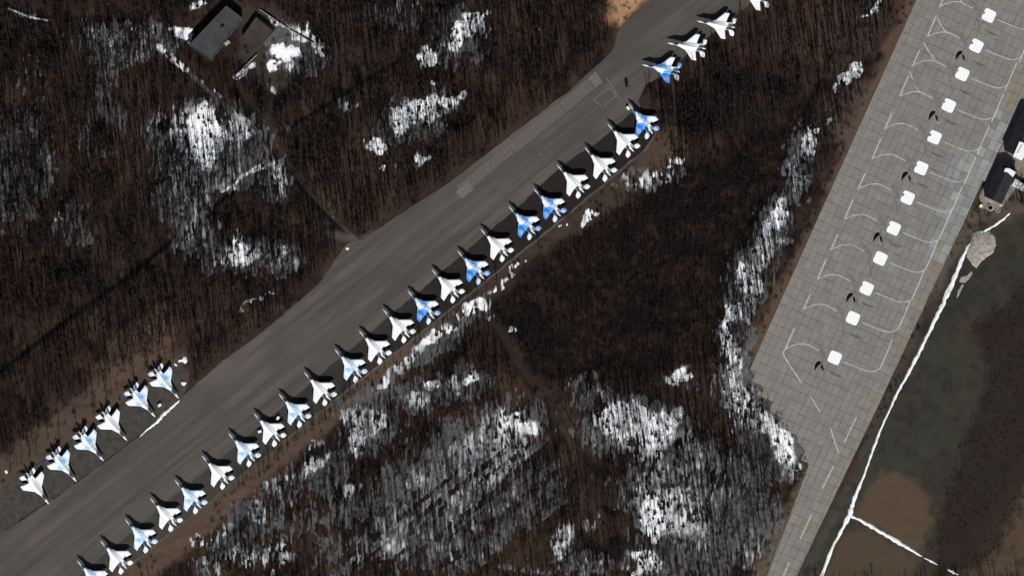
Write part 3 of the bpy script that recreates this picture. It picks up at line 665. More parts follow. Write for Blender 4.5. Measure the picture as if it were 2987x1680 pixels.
def jet_parts(style):
    if style in jet_cache: return jet_cache[style]
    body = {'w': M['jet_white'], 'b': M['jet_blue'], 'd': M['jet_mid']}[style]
    out = []
    def part(name, mb, mat, sm=False, sub=None): out.append((name, mb.mesh(name, mat, sm), sub))
    part('cockpit_section', loft([(8.2,.55,.60,2.72),(7.2,.60,.78,2.9),(6,.66,.92,3.0),(5.0,.74,.96,3.02)], 12), M['jet_grey'], True)
    part('fuselage', loft([(5.05,.74,.95,3.02),(4,.9,.95,3.02),(3,1.1,.9,3.02),(1,1.45,.82,3.0),(-1.5,1.6,.72,2.95),(-4.5,1.45,.62,2.9),(-7,.95,.5,2.85),(-8.6,.5,.40,2.85)], 12), body, True)
    part('nose_cone', loft([(11.2,.04,.04,2.42),(10.7,.22,.21,2.46),(9.8,.42,.40,2.55),(8.9,.56,.53,2.66),(8.2,.63,.605,2.725)], 10), M['radome'], True)
    part('canopy', loft([(7.9,.10,.10,3.35),(7.2,.40,.42,3.45),(6.3,.50,.60,3.55),(5.3,.46,.52,3.60),(4.3,.22,.28,3.62),(3.8,.06,.06,3.6)], 8), M['canopy'], True)
    mb = MB(); mb.lens([(5.6,.7),(4.2,1.05),(2.8,1.55),(1.3,2.2),(0,2.6),(-4.8,2.35),(-8.2,1.95),(-8.2,-1.95),(-4.8,-2.35),(0,-2.6),(1.3,-2.2),(2.8,-1.55),(4.2,-1.05),(5.6,-.7)], 2.95, .32)
    part('wing_root', mb, body)
    for s_ in (1, -1):
        mb = MB(); pl = [(.7,2.2*s_),(-4.0,7.3*s_),(-4.4,7.6*s_),(-6.9,7.6*s_),(-6.1,4.6*s_),(-5.6,2.1*s_)]
        mb.lens(pl if s_ > 0 else pl[::-1], 2.92, .14); part('wing', mb, M['jet_deep'] if style == 'd' and s_ > 0 else body)  # glow along one side of the jet painted into this wing
        mb = MB(); pl = [(-7.9,2.25*s_),(-9.3,5.0*s_),(-11.3,5.2*s_),(-11.4,3.4*s_),(-10.7,2.1*s_)]
        mb.lens(pl if s_ > 0 else pl[::-1], 2.75, .09); part('tailplane', mb, body)
        part('tail_fin', bladev([(-5.6,3.05),(-8.2,5.75),(-8.5,5.95),(-10.2,5.95),(-9.7,3.05)], 2.05*s_, .09), body)
        mb = loft([(1.8,.62,.55,2.15),(-1,.66,.62,2.2),(-5,.70,.68,2.4),(-8.3,.66,.66,2.75)], 10); mb.v = [(a, b + 1.35*s_, c) for a, b, c in mb.v]
        part('engine_nacelle', mb, M['jet_grey'], True)
        mb = loft([(-8.2,.64,.64,2.75),(-9.2,.60,.60,2.75),(-10.1,.46,.46,2.75)], 10); mb.v = [(a, b + 1.35*s_, c) for a, b, c in mb.v]
        part('nozzle', mb, M['nozzle'], True)
        mb = MB(); mb.tube((-2.2,2.1*s_,2.6),(-2.2,2.15*s_,.55),.12,.10,6); part('main_gear', mb, M['jet_grey'], False)
        mb = MB(); mb.tube((-2.2,2.0*s_,.5),(-2.2,2.38*s_,.5),.5,.5,10); part('wheel', mb, M['tyre'])
    part('tail_sting', loft([(-7.6,.55,.42,2.95),(-9.2,.40,.34,2.95),(-10.6,.30,.27,2.95),(-11.3,.14,.13,2.95)], 8), body, True)
    part('spine', loft([(3.9,.10,.12,3.75),(2.6,.36,.24,3.78),(0,.38,.20,3.68),(-3.5,.30,.16,3.5),(-6.5,.12,.08,3.32)], 8), M['jet_grey'], True)
    mb = MB(); mb.tube((5.2,0,2.3),(5.2,0,.4),.11,.09,6); part('nose_gear', mb, M['jet_grey'])
    mb = MB(); mb.tube((5.2,-.17,.34),(5.2,.17,.34),.34,.34,10); part('wheel', mb, M['tyre'])
    jet_cache[style] = out; return out
rj = random.Random(9)
def place_jet(nose, tdir, style, label, group, length=22.4):
    L = math.hypot(*tdir); t = (tdir[0]/L, tdir[1]/L)
    # centre 11.2 m behind the nose
    cx, cy = nose[0] + t[0]*11.2*S, nose[1] + t[1]*11.2*S
    x, y = P(cx, cy); head = math.atan2(t[1], -t[0])          # nose direction in world
    root = bpy.data.objects.new('fighter_jet', None); COL.objects.link(root)
    root.location = (x, y, .06); root.rotation_euler = (0, 0, head); root.empty_display_size = 3
    tag(root, label, 'jet', group)
    for nm, me, sub in jet_parts(style): link(nm, me, root)
    return root
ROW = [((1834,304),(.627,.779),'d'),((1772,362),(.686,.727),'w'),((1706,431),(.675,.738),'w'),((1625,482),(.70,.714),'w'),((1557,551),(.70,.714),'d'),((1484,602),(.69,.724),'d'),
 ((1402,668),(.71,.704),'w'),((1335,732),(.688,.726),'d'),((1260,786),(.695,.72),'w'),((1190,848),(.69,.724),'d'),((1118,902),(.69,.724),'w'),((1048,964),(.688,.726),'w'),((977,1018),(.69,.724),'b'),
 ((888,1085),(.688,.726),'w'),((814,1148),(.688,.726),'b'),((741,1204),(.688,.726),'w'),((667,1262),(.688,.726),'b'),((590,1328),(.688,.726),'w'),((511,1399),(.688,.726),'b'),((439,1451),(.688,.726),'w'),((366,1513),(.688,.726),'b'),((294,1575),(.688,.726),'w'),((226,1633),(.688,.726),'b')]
LOOK = {'w': 'white', 'b': 'pale blue and white', 'd': 'deep blue and white'}
nrow = len(ROW)
for i, (n_, t_, st) in enumerate(ROW):
    k = nrow-1-i
    lab = f'{LOOK[st]} twin-tailed jet, {ORD[k]} from lower left in the long row' if k < 12 else f'{LOOK[st]} twin-tailed jet, {ORD[i]} from upper right in the long row'
    place_jet(n_, t_, st, lab, 'fighter jets in the long row below the taxiway')
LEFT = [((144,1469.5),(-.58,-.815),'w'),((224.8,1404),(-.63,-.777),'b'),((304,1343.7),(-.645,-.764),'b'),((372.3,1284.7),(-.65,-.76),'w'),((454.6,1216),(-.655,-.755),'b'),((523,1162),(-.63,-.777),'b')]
for i, (n_, t_, st) in enumerate(LEFT):
    place_jet(n_, t_, st, f'{LOOK[st]} twin-tailed jet, {ORD[i]} from the left in the row above the taxiway', 'fighter jets parked left of the taxiway')
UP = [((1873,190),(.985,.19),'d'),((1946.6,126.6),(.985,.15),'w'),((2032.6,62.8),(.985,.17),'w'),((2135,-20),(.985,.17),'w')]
for i, (n_, t_, st) in enumerate(UP):
    place_jet(n_, t_, st, f'{LOOK[st]} twin-tailed jet, {ORD[i]} from below in the short upper right group', 'fighter jets at the upper end of the taxiway')

# ------------------------------------------------------------------ buildings
def building(name, corners, h, roofm, wallm, label, parapet=.35, cat='building'):
    cs = [P(*c) for c in corners]
    if area2(cs) < 0: cs = cs[::-1]
    cx = sum(c[0] for c in cs)/len(cs); cy = sum(c[1] for c in cs)/len(cs)
    root = bpy.data.objects.new(name, None); COL.objects.link(root); root.location = (cx, cy, 0); tag(root, label, cat)
    loc = [(c[0]-cx, c[1]-cy) for c in cs]
    prism('wall', loc, -.5, h-.05, wallm, root)
    sc_ = [(p[0]*1.012, p[1]*1.012) for p in loc]
    rf = prism('roof', sc_, h-.04, h+.12, roofm, root)
    for k in range(len(loc)):
        a = sc_[k]; b = sc_[(k+1) % len(loc)]; L = math.dist(a, b); u_ = ((b[0]-a[0])/L, (b[1]-a[1])/L)
        mb = MB(); mb.obox(((a[0]+b[0])/2 - u_[1]*.18, (a[1]+b[1])/2 + u_[0]*.18), u_, .17, L/2 - .36, h+.1, h+.12+parapet, .04); mb.build('parapet', roofm, root)
    return root, rf, loc
b1, rf1, l1 = building('workshop_building', [(661,19),(708,55),(617,178),(552,134)], 4.2, M['roof'], M['wall'], 'long grey flat-roofed building among trees at upper left')
x, y = P(650, 80); bx_, by_ = b1.location[:2]
mb = MB(); mb.obox((x-bx_, y-by_), (.78,.62), .55, 1.1, 4.3, 5.2, .08); mb.build('roof_vent', M['dark_roof'], b1)
for (px_, py_, a, b) in [(630,110,.4,.4),(600,140,.35,.35),(668,55,.3,.5)]:
    x, y = P(px_, py_); mb = MB(); mb.tube((x-bx_, y-by_, 4.3),(x-bx_, y-by_, 5.0),.22,.22,8); mb.build('vent_pipe', M['nozzle'], b1)
for k in range(5):      # windows and a gate on the sunlit long wall
    a = Vector((*l1[0], 0)); 
edges = sorted([(math.dist(l1[k], l1[(k+1)%4]), k) for k in range(4)], reverse=True)
for L, k in edges[:2]:
    a, b = l1[k], l1[(k+1)%4]; u_ = ((b[0]-a[0])/L, (b[1]-a[1])/L); nrm = (u_[1], -u_[0])
    for j in range(6):
        t = L*(j+.7)/6.4; c = (a[0]+u_[0]*t + nrm[0]*.03, a[1]+u_[1]*t + nrm[1]*.03)
        mb = MB(); mb.obox(c, u_, .04, .8, 1.4, 2.9); mb.build('window', M['glass'], b1)
b2, rf2, l2 = building('storage_building', [(747,52),(800,94),(752,144),(708,108)], 2.8, M['roof_brown'], M['wall'], 'brown flat-roofed shed beside the grey building', .2)
x, y = P(663, 127); mb = MB(); mb.obox((x, y), (.78,.62), .9, 1.6, -.3, 1.7, .1); hut = mb.build('utility_hut', M['concrete']); tag(hut, 'small pale concrete hut next to the grey building', 'hut')
mb = MB(); mb.obox((x, y), (.78,.62), 1.0, 1.7, 1.72, 1.86, .03); mb.build('roof', M['concrete'], hut)
# enclosure wall with snow along it
for k, (a, b) in enumerate([((684,224),(750,160)),((757,28),(842,86)),((846,88),(916,128)),((748,50),(796,84))]):
    A, B = P(*a), P(*b); L = math.dist(A, B); u_ = ((B[0]-A[0])/L, (B[1]-A[1])/L)
    root = bpy.data.objects.new('yard_wall', None); COL.objects.link(root); root.location = (A[0], A[1], 0)
    tag(root, ['low pale wall below the brown shed at upper left','long pale wall above the brown shed at upper left','pale wall running to the snow heap at upper left','short pale wall against the brown shed roof'][k], 'wall')
    nn = max(3, int(L/3)); seg = L/nn
    for j in range(nn):
        mb = MB(); mb.obox((u_[0]*seg*(j+.5), u_[1]*seg*(j+.5)), u_, .22, seg/2-.06, -.4, .9 + .25*((j*7) % 3)/2, .04); mb.build('panel', M['concrete'], root)

# dark hangars at the right edge
def gable(name, c, ux, hl, hw, h, ridge, roofm, label):
    uy = (-ux[1], ux[0]); root = bpy.data.objects.new(name, None); COL.objects.link(root); root.location = (c[0], c[1], 0); root.rotation_euler = (0, 0, math.atan2(ux[1], ux[0]))
    tag(root, label, 'building')
    mb = MB(); mb.box(-hl, hl, -hw, hw, -.4, h); mb.add([(-hl,-hw,h),(-hl,hw,h),(-hl,0,ridge-.1)], [(0,2,1)]); mb.add([(hl,-hw,h),(hl,hw,h),(hl,0,ridge-.1)], [(0,1,2)]); mb.build('wall', M['wall'], root)
    for s_ in (1, -1):
        mb = MB(); e = .5; zz = h - .3
        vs_ = [(-hl-e, s_*(hw+e), zz),(hl+e, s_*(hw+e), zz),(hl+e, 0, ridge),(-hl-e, 0, ridge)]
        vs_ += [(a, b, c_+.14) for a, b, c_ in vs_]
        fs = [(4,5,6,7),(0,1,5,4),(1,2,6,5),(3,0,4,7),(3,2,1,0)]
        if s_ < 0: pass
        else: fs = [f[::-1] for f in fs]
        mb.add(vs_, fs); mb.build('roof', roofm, root)
    return root
axw = (dU[0], -dU[1])
h1 = gable('hangar', P(2917, 535), (-axw[0], -axw[1]), 10.5, 5.2, 4.2, 6.2, M['dark_roof'], 'black-roofed shed between the apron and the white boxes')
h2 = gable('hangar', P(2985, 395), (-axw[0], -axw[1]), 12.5, 6.5, 5.0, 7.0, M['dark_roof'], 'black-roofed hangar cut by the upper right edge')
def wbox(px_, py_, hw, hl, h, label, mat=None, name='container_box', cat='container', group=None, rot=None):
    u_ = rot or (-axw[0], -axw[1]); x, y = P(px_, py_)
    mb = MB(); mb.obox((0, 0), (1, 0), hw, hl, 0, h, .06); o = mb.build(name, mat or M['white_sheet'], None, False, (x, y, 0), math.atan2(u_[1], u_[0])); tag(o, label, cat, group)
    mb = MB()
    for k in range(5): t = -hl + (k+.5)*hl*2/5; mb.box(t-.05, t+.05, -hw*.96, hw*.96, h-.01, h+.05)
    mb.build('roof_rib', mat or M['white_sheet'], o)
    mb = MB(); mb.box(hl-.02, hl+.04, -hw*.8, hw*.8, .2, h-.25); mb.build('door', M['pale_grey'], o)
    return o
wbox(2961.5, 534, 1.3, 2.1, 2.6, 'leftmost of three white boxes in a line at the right edge', group='white boxes at the right edge')
wbox(2972.5, 541, 1.05, 2.0, 2.6, 'middle of three white boxes in a line at the right edge', group='white boxes at the right edge')
wbox(2984, 547, 1.1, 2.1, 2.6, 'rightmost of three white boxes in a line at the right edge', group='white boxes at the right edge')
# white lean-to roofs
def slabroof(pts, h, label, mat):
    cs = [P(*p) for p in pts]; cx = sum(c[0] for c in cs)/len(cs); cy = sum(c[1] for c in cs)/len(cs)
    root = bpy.data.objects.new('canopy_roof', None); COL.objects.link(root); root.location = (cx, cy, 0); tag(root, label, 'canopy')
    loc = [(c[0]-cx, c[1]-cy) for c in cs]
    prism('roof_sheet', loc, h-.15, h, mat, root)
    for p in loc:
        mb = MB(); mb.tube((p[0]*.9, p[1]*.9, -.2), (p[0]*.9, p[1]*.9, h-.16), .12, .12, 6); mb.build('post', M['nozzle'], root)
    return root
slabroof([(2929,492),(2941,492),(2960,504),(2951,518),(2936,504),(2925,502)], 7.0, 'small bent white roof sheet above the black shed', M['white_sheet'])
slabroof([(2970,414),(2987,420),(3000,440),(2976,470),(2951,458)], 7.6, 'bright white roof sheet over the hangar at the right edge', M['white_sheet'])
x_, y_ = P(2972, 440)
o = slabroof([(2974,424),(2979,426),(2967,450),(2961,448)], 7.75, 'pale grey strip along the white hangar roof sheet', M['pale_grey'])

# ------------------------------------------------------------------ small things
# black car on the taxiway
def car(px_, py_, head, label):
    x, y = P(px_, py_); root = bpy.data.objects.new('parked_car', None); COL.objects.link(root); root.location = (x, y, .05); root.rotation_euler = (0, 0, head); tag(root, label, 'car')
    mb = MB(); mb.obox((0,0),(1,0),.92,2.35,.35,1.0,.12); mb.build('body', M['car'], root)
    mb = MB(); mb.add([(-2.1,-.85,1.0),(1.0,-.85,1.0),(1.0,.85,1.0),(-2.1,.85,1.0),(-1.8,-.68,1.75),(.35,-.68,1.75),(.35,.68,1.75),(-1.8,.68,1.75)],[(4,5,6,7),(0,1,5,4),(1,2,6,5),(2,3,7,6),(3,0,4,7)]); cab = mb.build('cabin', M['glass'], root)
    mb = MB(); mb.box(-1.75,.3,-.66,.66,1.752,1.80); mb.build('roof', M['car'], cab)
    for a in (-1.45, 1.45):
        for b in (-.8, .8):
            mb = MB(); mb.tube((a,b-.12,.36),(a,b+.12,.36),.36,.36,12); mb.build('wheel', M['tyre'], root)
    for b in (-.6, .6):
        mb = MB(); mb.box(2.34,2.38,b-.18,b+.18,.65,.85); mb.build('headlight', M['pale_grey'], root)
car(1827.5, 245, math.radians(96), 'small black car standing alone on the taxiway near the jets')

def lump(name, pts, h, mat, label, cat, seed=1, z0=-.05):
    """low heaped body with uneven crown from an outline"""
    cs = rough([P(*p) for p in pts], 1.2, .18, seed)
    if area2(cs) < 0: cs = cs[::-1]
    cx = sum(c[0] for c in cs)/len(cs); cy = sum(c[1] for c in cs)/len(cs); n = len(cs); r = random.Random(seed)
    mb = MB(); vs_ = []; rings = [(1, 0), (.86, .55), (.6, .85), (.3, 1.0)]
    for k, (s_, t) in enumerate(rings):
        for c in cs:
            j = 1 + (r.uniform(-.12, .12) if k else 0); vs_.append(((c[0]-cx)*s_*j, (c[1]-cy)*s_*j, z0 + t*h*r.uniform(.75, 1.15)))
    fs = []
    for k in range(len(rings)-1):
        for i in range(n): j = (i+1) % n; fs.append((k*n+i, k*n+j, (k+1)*n+j, (k+1)*n+i))
    vs_.append((0, 0, z0+h)); m0 = (len(rings)-1)*n
    for i in range(n): fs.append((m0+i, m0+(i+1)%n, len(vs_)-1))
    mb.add(vs_, fs); o = mb.build(name, mat, None, True, (cx, cy, 0)); tag(o, label, cat); return o
def berm(name, pts, widths, h, mat, label, cat, seed=2, kind=None, n=6):
    """long heaped ridge; widths in metres along a polyline"""
    pp = smooth_pts([P(*p) for p in pts], n); m = len(pp); r = random.Random(seed); vs_ = []; fs = []
    wi = np.interp(np.linspace(0, len(widths)-1, m), range(len(widths)), widths)
    prof = [(-1, 0), (-.6, .7), (0, 1), (.6, .7), (1, 0)]
    for i, p in enumerate(pp):
        a = pp[max(0, i-1)]; b = pp[min(m-1, i+1)]; L = math.dist(a, b) or 1; nx, ny = -(b[1]-a[1])/L, (b[0]-a[0])/L
        jl, jr = r.uniform(.5, 1.2), r.uniform(.5, 1.2)
        for t, z in prof:
            w = wi[i]/2*t*(jl if t < 0 else jr); vs_.append((p[0]+nx*w, p[1]+ny*w, -.02 + z*h*r.uniform(.8, 1.15) + (.0 if z else -.1)))
    for i in range(m-1):
        for k in range(4): fs.append((i*5+k, (i+1)*5+k, (i+1)*5+k+1, i*5+k+1))
    mb = MB(); mb.add(vs_, fs); o = mb.build(name, mat, None, True); me = o.data
    bm = bmesh.new(); bm.from_mesh(me); bmesh.ops.recalc_face_normals(bm, faces=bm.faces)
    if sum(f.normal.z for f in bm.faces) < 0: bmesh.ops.reverse_faces(bm, faces=bm.faces)
    bm.to_mesh(me); bm.free(); tag(o, label, cat, None, kind); return o
berm('snow_ridge', [(408,1273),(430,1252),(455,1232),(480,1206),(505,1184),(523,1167)], [.5,1.2,1.8,2.5,2.6,2.2,1.2], .45, M['snow_path'], 'narrow white snow ridge along the edge of the left jets', 'snow ridge')
berm('snow_path', [(2945,622),(2925,640),(2895,662),(2862,680),(2838,704),(2816,735),(2795,785),(2770,842),(2742,905),(2712,965),(2682,1025),(2650,1090),(2620,1140),(2590,1205),(2562,1270),(2540,1330),(2515,1400),(2490,1460),(2478,1500),(2455,1545),(2425,1605),(2392,1690)],
     [1.0,1.8,1.7,1.8,2.4,2.6,3.2,3.0,2.6,2.5,2.3,2.2,1.8,1.7,1.7,1.8,1.9,2.6,3.4,2.4,2.2,2.3], .3, M['snow_path'], 'long white snow-filled path beside the slab apron', 'path')
berm('snow_path', [(2482,1505),(2510,1517),(2560,1545),(2610,1575),(2650,1598),(2690,1622)], [2.0,2.0,2.4,2.8,3.2,2.2,.7], .3, M['snow_path'], 'short white snow path branching across the brown field', 'path')
for k, (a, w_) in enumerate([([(2696,1626),(2716,1636),(2735,1646)], [.8,1.6,.6]), ([(2765,1660),(2780,1668),(2795,1674)], [.8,2.2,.5])]):
    berm('snow_ridge', a, w_, .3, M['snow'], ['thin snow streak ending the branch path in the brush','small snow streak at the lower right edge of the brush'][k], 'snow ridge', 7+k)
lump('gravel_mound', [(2838,680),(2862,672),(2888,676),(2902,692),(2906,715),(2898,738),(2876,752),(2860,768),(2846,784),(2832,770),(2818,748),(2822,722),(2834,700)], 1.1, M['gravel'], 'rounded grey gravel heap beside the snow path', 'heap', 4)
lump('gravel_mound', [(2824,800),(2834,786),(2838,795),(2826,815),(2812,828),(2798,822),(2802,808)], .35, M['gravel'], 'small pale gravel tail below the grey heap', 'heap', 5)
lump('gravel_mound', [(2806,828),(2812,832),(2800,856),(2790,872),(2792,850)], .3, M['gravel'], 'last thin gravel streak below the grey heap', 'heap', 6)
lump('snow_heap', [(519,1048),(530,1047),(536,1036),(544,1040),(546,1054),(540,1060),(532,1055),(520,1056)], .9, M['snow'], 'white snow heap above the end of the left jet row', 'snow heap', 3)
lump('snow_heap', [(508,1058),(516,1062),(517,1068),(510,1066)], .4, M['snow'], 'tiny pale snow clump left of the white heap', 'snow heap', 3)
lump('snow_heap', [(527,1113),(541,1111),(545,1118),(537,1125),(529,1122)], .8, M['snow'], 'round white snow lump beside the rightmost left-row jet', 'snow heap', 3)
lump('snow_heap', [(13,1372),(20,1368),(24,1378),(18,1382)], .6, M['snow'], 'small white lump alone near the left edge', 'snow heap', 3)
lump('snow_heap', [(1008,722),(1015,719),(1019,726),(1012,731)], .7, M['snow'], 'small white lump where the forest track meets the taxiway', 'snow heap', 3)
lump('sand_patch', [(2733,356),(2739,352),(2743,357),(2738,362)], .3, M['concrete'], 'tiny pale block on the slabs beside a scorch mark', 'block', 3, .17)
wbox(2861, 601, .7, .95, 1.3, 'small white cabinet on the verge beside the slab apron', None, 'cabinet', 'cabinet', None, (.5,.86))
def cart(px_, py_, label, rz):
    x, y = P(px_, py_); root = bpy.data.objects.new('equipment_cart', None); COL.objects.link(root); root.location = (x, y, .06); root.rotation_euler = (0, 0, rz); tag(root, label, 'cart', 'ground equipment beside the jets')
    mb = MB(); mb.obox((0,0),(1,0),.75,1.1,.4,1.35,.1); mb.build('body', M['white_sheet'], root)
    mb = MB(); mb.tube((1.1,0,.45),(2.0,0,.3),.05,.05,6); mb.build('tow_bar', M['nozzle'], root)
    for a in (-.7, .7):
        for b in (-.7, .7): mb = MB(); mb.tube((a,b-.1,.28),(a,b+.1,.28),.28,.28,10); mb.build('wheel', M['tyre'], root)
cart(758, 1258, 'small white cart at the left wing of a long-row jet', .4)
cart(811, 1219, 'small white cart in the shade between two long-row jets', 1.1)
cart(466, 1181, 'small white cart between the two rightmost left-row jets', .7)
cart(1832, 316, 'small white cart by the nose of the topmost long-row jet', 2.2)
# service well: ring, cover
x, y = P(2889, 606); well = bpy.data.objects.new('service_well', None); COL.objects.link(well); well.location = (x, y, 0); tag(well, 'round concrete service well with a black opening near the shed', 'well')
mb = MB(); n = 20; vs_ = []
for r_, z_ in ((2.2,-.3),(2.1,.5),(1.25,.55),(1.2,.1)): vs_ += [(r_*math.cos(2*math.pi*k/n), r_*math.sin(2*math.pi*k/n), z_) for k in range(n)]
mb.add(vs_, [(q*n+k, q*n+(k+1)%n, (q+1)*n+(k+1)%n, (q+1)*n+k) for q in range(3) for k in range(n)]); mb.build('ring', M['concrete'], well)
mb = MB(); mb.add([(1.22*math.cos(2*math.pi*k/n), 1.22*math.sin(2*math.pi*k/n), .12) for k in range(n)], [tuple(range(n))]); mb.build('opening', M['soot'], well)  # solid disc, the dark inside of the well painted as black
lump('concrete_pad', [(2862,566),(2880,566),(2906,582),(2906,600),(2890,598),(2868,584)], .25, M['gravel'], 'low grey rubble by the lower end of the black shed', 'rubble', 9)
lump('concrete_block', [(2912,588),(2924,588),(2926,602),(2914,604)], .8, M['concrete'], 'pale concrete block below the black shed', 'block', 9)
for k, (a, b) in enumerate([((2904,612),(2910,622)),((2912,622),(2918,610))]):
    A, B = P(*a), P(*b); mb = MB(); mb.tube((*A,.3),(*B,.3),.3,.3,8); o = mb.build('pipe', M['concrete']); tag(o, ['left short pale pipe lying near the service well','right short pale pipe lying near the service well'][k], 'pipe')
    mb = MB(); mb.tube((*A,.3),(A[0]+(B[0]-A[0])*.12,A[1]+(B[1]-A[1])*.12,.3),.36,.36,8); mb.build('collar', M['concrete'], o)

# ------------------------------------------------------------------ bare trees
def tree_geo(seed, h, spread=1.0, nl=9, pole=True):
    r = random.Random(seed); tr = MB(); cr = MB()
    base = Vector((0, 0, -.4)); lean = Vector((r.uniform(-.04, .04), r.uniform(-.04, .04), 1))
    r0 = .24 if pole else .26
    pts = [base, base + lean*h*.5, base + lean*h*.5 + (lean + Vector((r.uniform(-.07,.07), r.uniform(-.07,.07), 0)))*h*.5]
    rad = [r0, r0*.72, .06]
    for k in range(2): tr.tube(pts[k], pts[k+1], rad[k], rad[k+1], 5, False)
    for k in range(nl):
        t = .38 + .58*(k + r.random()*.8)/nl
        p = pts[0].lerp(pts[1], t/.5) if t < .5 else pts[1].lerp(pts[2], (t-.5)/.5)
        az = k*2.4 + r.uniform(-.5, .5); el = r.uniform(.45, .95)
        ln = h*(.30 - .18*abs(t-.5))*r.uniform(.75, 1.25)*spread
        d = Vector((math.cos(az)*math.cos(el), math.sin(az)*math.cos(el), math.sin(el)))
        m_ = p + d*ln*.55; e = m_ + (d + Vector((0, 0, .35))).normalized()*ln*.5
        cr.tube(p, m_, .10, .08, 3, False); cr.tube(m_, e, .08, .035, 3, False)
        for q in range(r.randint(2, 3)):
            s0 = p.lerp(e, r.uniform(.35, .95)); d2 = (d + Vector((r.uniform(-.8,.8), r.uniform(-.8,.8), r.uniform(0,.9)))).normalized()
            cr.tube(s0, s0 + d2*ln*r.uniform(.25, .5), .06, .025, 3, False)
    return tr, cr
def merged(tr, cr, mt, mc, name):
    me = bpy.data.meshes.new(name); nv0 = len(tr.v)
    me.from_pydata(tr.v + cr.v, [], tr.f + [tuple(i+nv0 for i in f) for f in cr.f]); me.materials.append(mt); me.materials.append(mc)
    me.polygons.foreach_set('material_index', [0]*len(tr.f) + [1]*len(cr.f)); me.update(); return me
# candidate positions on a jittered grid
step = 2.5
tx, ty = np.meshgrid(np.arange(-318, 318, step), np.arange(-196, 182, step))
tx = tx.ravel() + RNG.uniform(-1.2, 1.2, tx.size); ty = ty.ravel() + RNG.uniform(-1.2, 1.2, ty.size)
ex = RNG.uniform(-305, 305, 16000); ey = RNG.uniform(-185, 176, 16000); vk = snow_field(ex, ey, VEIL, False) > .55   # young growth crowds the snowy old fields
tx = np.concatenate([tx, ex[vk]]); ty = np.concatenate([ty, ey[vk]])
ok = np.ones(tx.size, bool)
pm = np.zeros(tx.size)
for q in paved: pm = np.maximum(pm, inpoly(tx, ty, q))
ok &= pm < .5
for q in paved: ok &= segdist(tx, ty, q + [q[0]]) > (8.5 if q is apron_poly else 2.2)
ok &= ~inpoly(tx, ty, PL((2060,590),(2310,0),(2350,0),(2190,280),(2060,600),(1985,760),(1890,930),(1860,910),(1960,750)))
jets_xy = [(o.location.x, o.location.y) for o in COL.objects if o.name.startswith('fighter_jet')]
for jx, jy in jets_xy: ok &= np.hypot(tx-jx, ty-jy) > 13
for q in (field_poly, open_strip, yard_poly): ok &= ~inpoly(tx, ty, q)
for q in ([P(*c) for c in [(640,0),(730,50),(615,210),(530,140)]], PL((1500,40),(1560,-60),(1700,-60),(1580,110))): ok &= ~inpoly(tx, ty, q)
for pts, hw, col, a in tracks: ok &= segdist(tx, ty, pts) > hw + 1.3
sf = snow_field(tx, ty)
px = (tx*S + CX)/DK; py = (CY - ty*S)/DK
dens = .95 - .72*np.clip((sf-.75)/.4, 0, 1)
dens *= np.clip(.5 + 1.8*(fbm(tx, ty, 22, 3, 81)-.3), .35, 1.05)
low = inpoly(tx, ty, PL((560,1480),(900,1050),(1200,900),(1400,960),(1850,920),(2040,1180),(1930,1480)))
dens[low] *= .9
dstrip = inpoly(tx, ty, PL((1500,330),(1650,200),(1530,60),(1250,260),(1000,450),(820,640),(700,740),(600,840),(560,900)))
scrub = inpoly(tx, ty, PL((-20,1180),(250,950),(470,830),(480,920),(250,1090),(-20,1290)))
dens[scrub] *= .25
ok &= RNG.random(tx.size) < dens
tx, ty, sf, px, py = tx[ok], ty[ok], sf[ok], px[ok], py[ok]
hs = RNG.uniform(.5, 1.2, tx.size)
dark_wood = inpoly(tx, ty, PL((1230,760),(1720,420),(2060,210),(1990,480),(1860,640),(1830,760),(1800,900),(1560,960),(1340,960)))
hs[dark_wood] *= .55
hs[py > 950] *= .8
tz = gridsample(Z, tx, ty)
# the 300 that stand out most (over snow) are individual trees
inside = (px > 4) & (px < 2570) & (py > 4) & (py < 1444)
score = np.where(inside, np.clip(sf, 0, 1.05), -1) + RNG.random(tx.size)*.25 + hs*.3
order = np.argsort(-score); sel = order[:300]; rest = order[300:]
variants = [(tree_geo(100+k, 10.2 + .9*(k % 4) if k < 5 else 8.5, .45 + .09*(k % 3) if k < 5 else 1.15, 7 if k < 5 else 12, k < 5)) for k in range(7)]
tv = [(t.mesh('trunk', M['bark']), c.mesh('crown', M['twig'])) for t, c in variants]
AREAS = [('leafless tree standing over snow in the left wood', 'bare trees over the left wood snow', PL((-50,-50),(830,-50),(830,480),(900,700),(-50,1300))),
         ('leafless tree standing over snow in the wood above the taxiway', 'bare trees above the taxiway', PL((830,-50),(1600,-50),(1300,400),(900,700),(830,480))),
         ('leafless tree in the narrow snow strip left of the slab apron', 'bare trees in the snow strip by the apron', PL((2060,100),(2300,-50),(2250,300),(2060,620),(1900,930),(2040,1130),(2030,1220),(1940,1160),(1800,960),(1810,760),(1980,300))),
         ('leafless tree in the snowy wood at the bottom between jets and apron', 'bare trees in the bottom snowy wood', None)]
for i in sel:
    v_ = int(RNG.integers(0, 7)); t_me, c_me = tv[v_]
    for lab, grp, poly in AREAS:
        if poly is None or inpoly(np.array([tx[i]]), np.array([ty[i]]), poly)[0]: break
    root = bpy.data.objects.new('bare_tree', None); COL.objects.link(root); root.location = (tx[i], ty[i], tz[i]); root.rotation_euler = (0, 0, float(RNG.uniform(0, 6.28)))
    sc_ = float(hs[i]); root.scale = (sc_, sc_, sc_); tag(root, lab, 'tree', grp)
    link('trunk', t_me, root); link('crown', c_me, root)
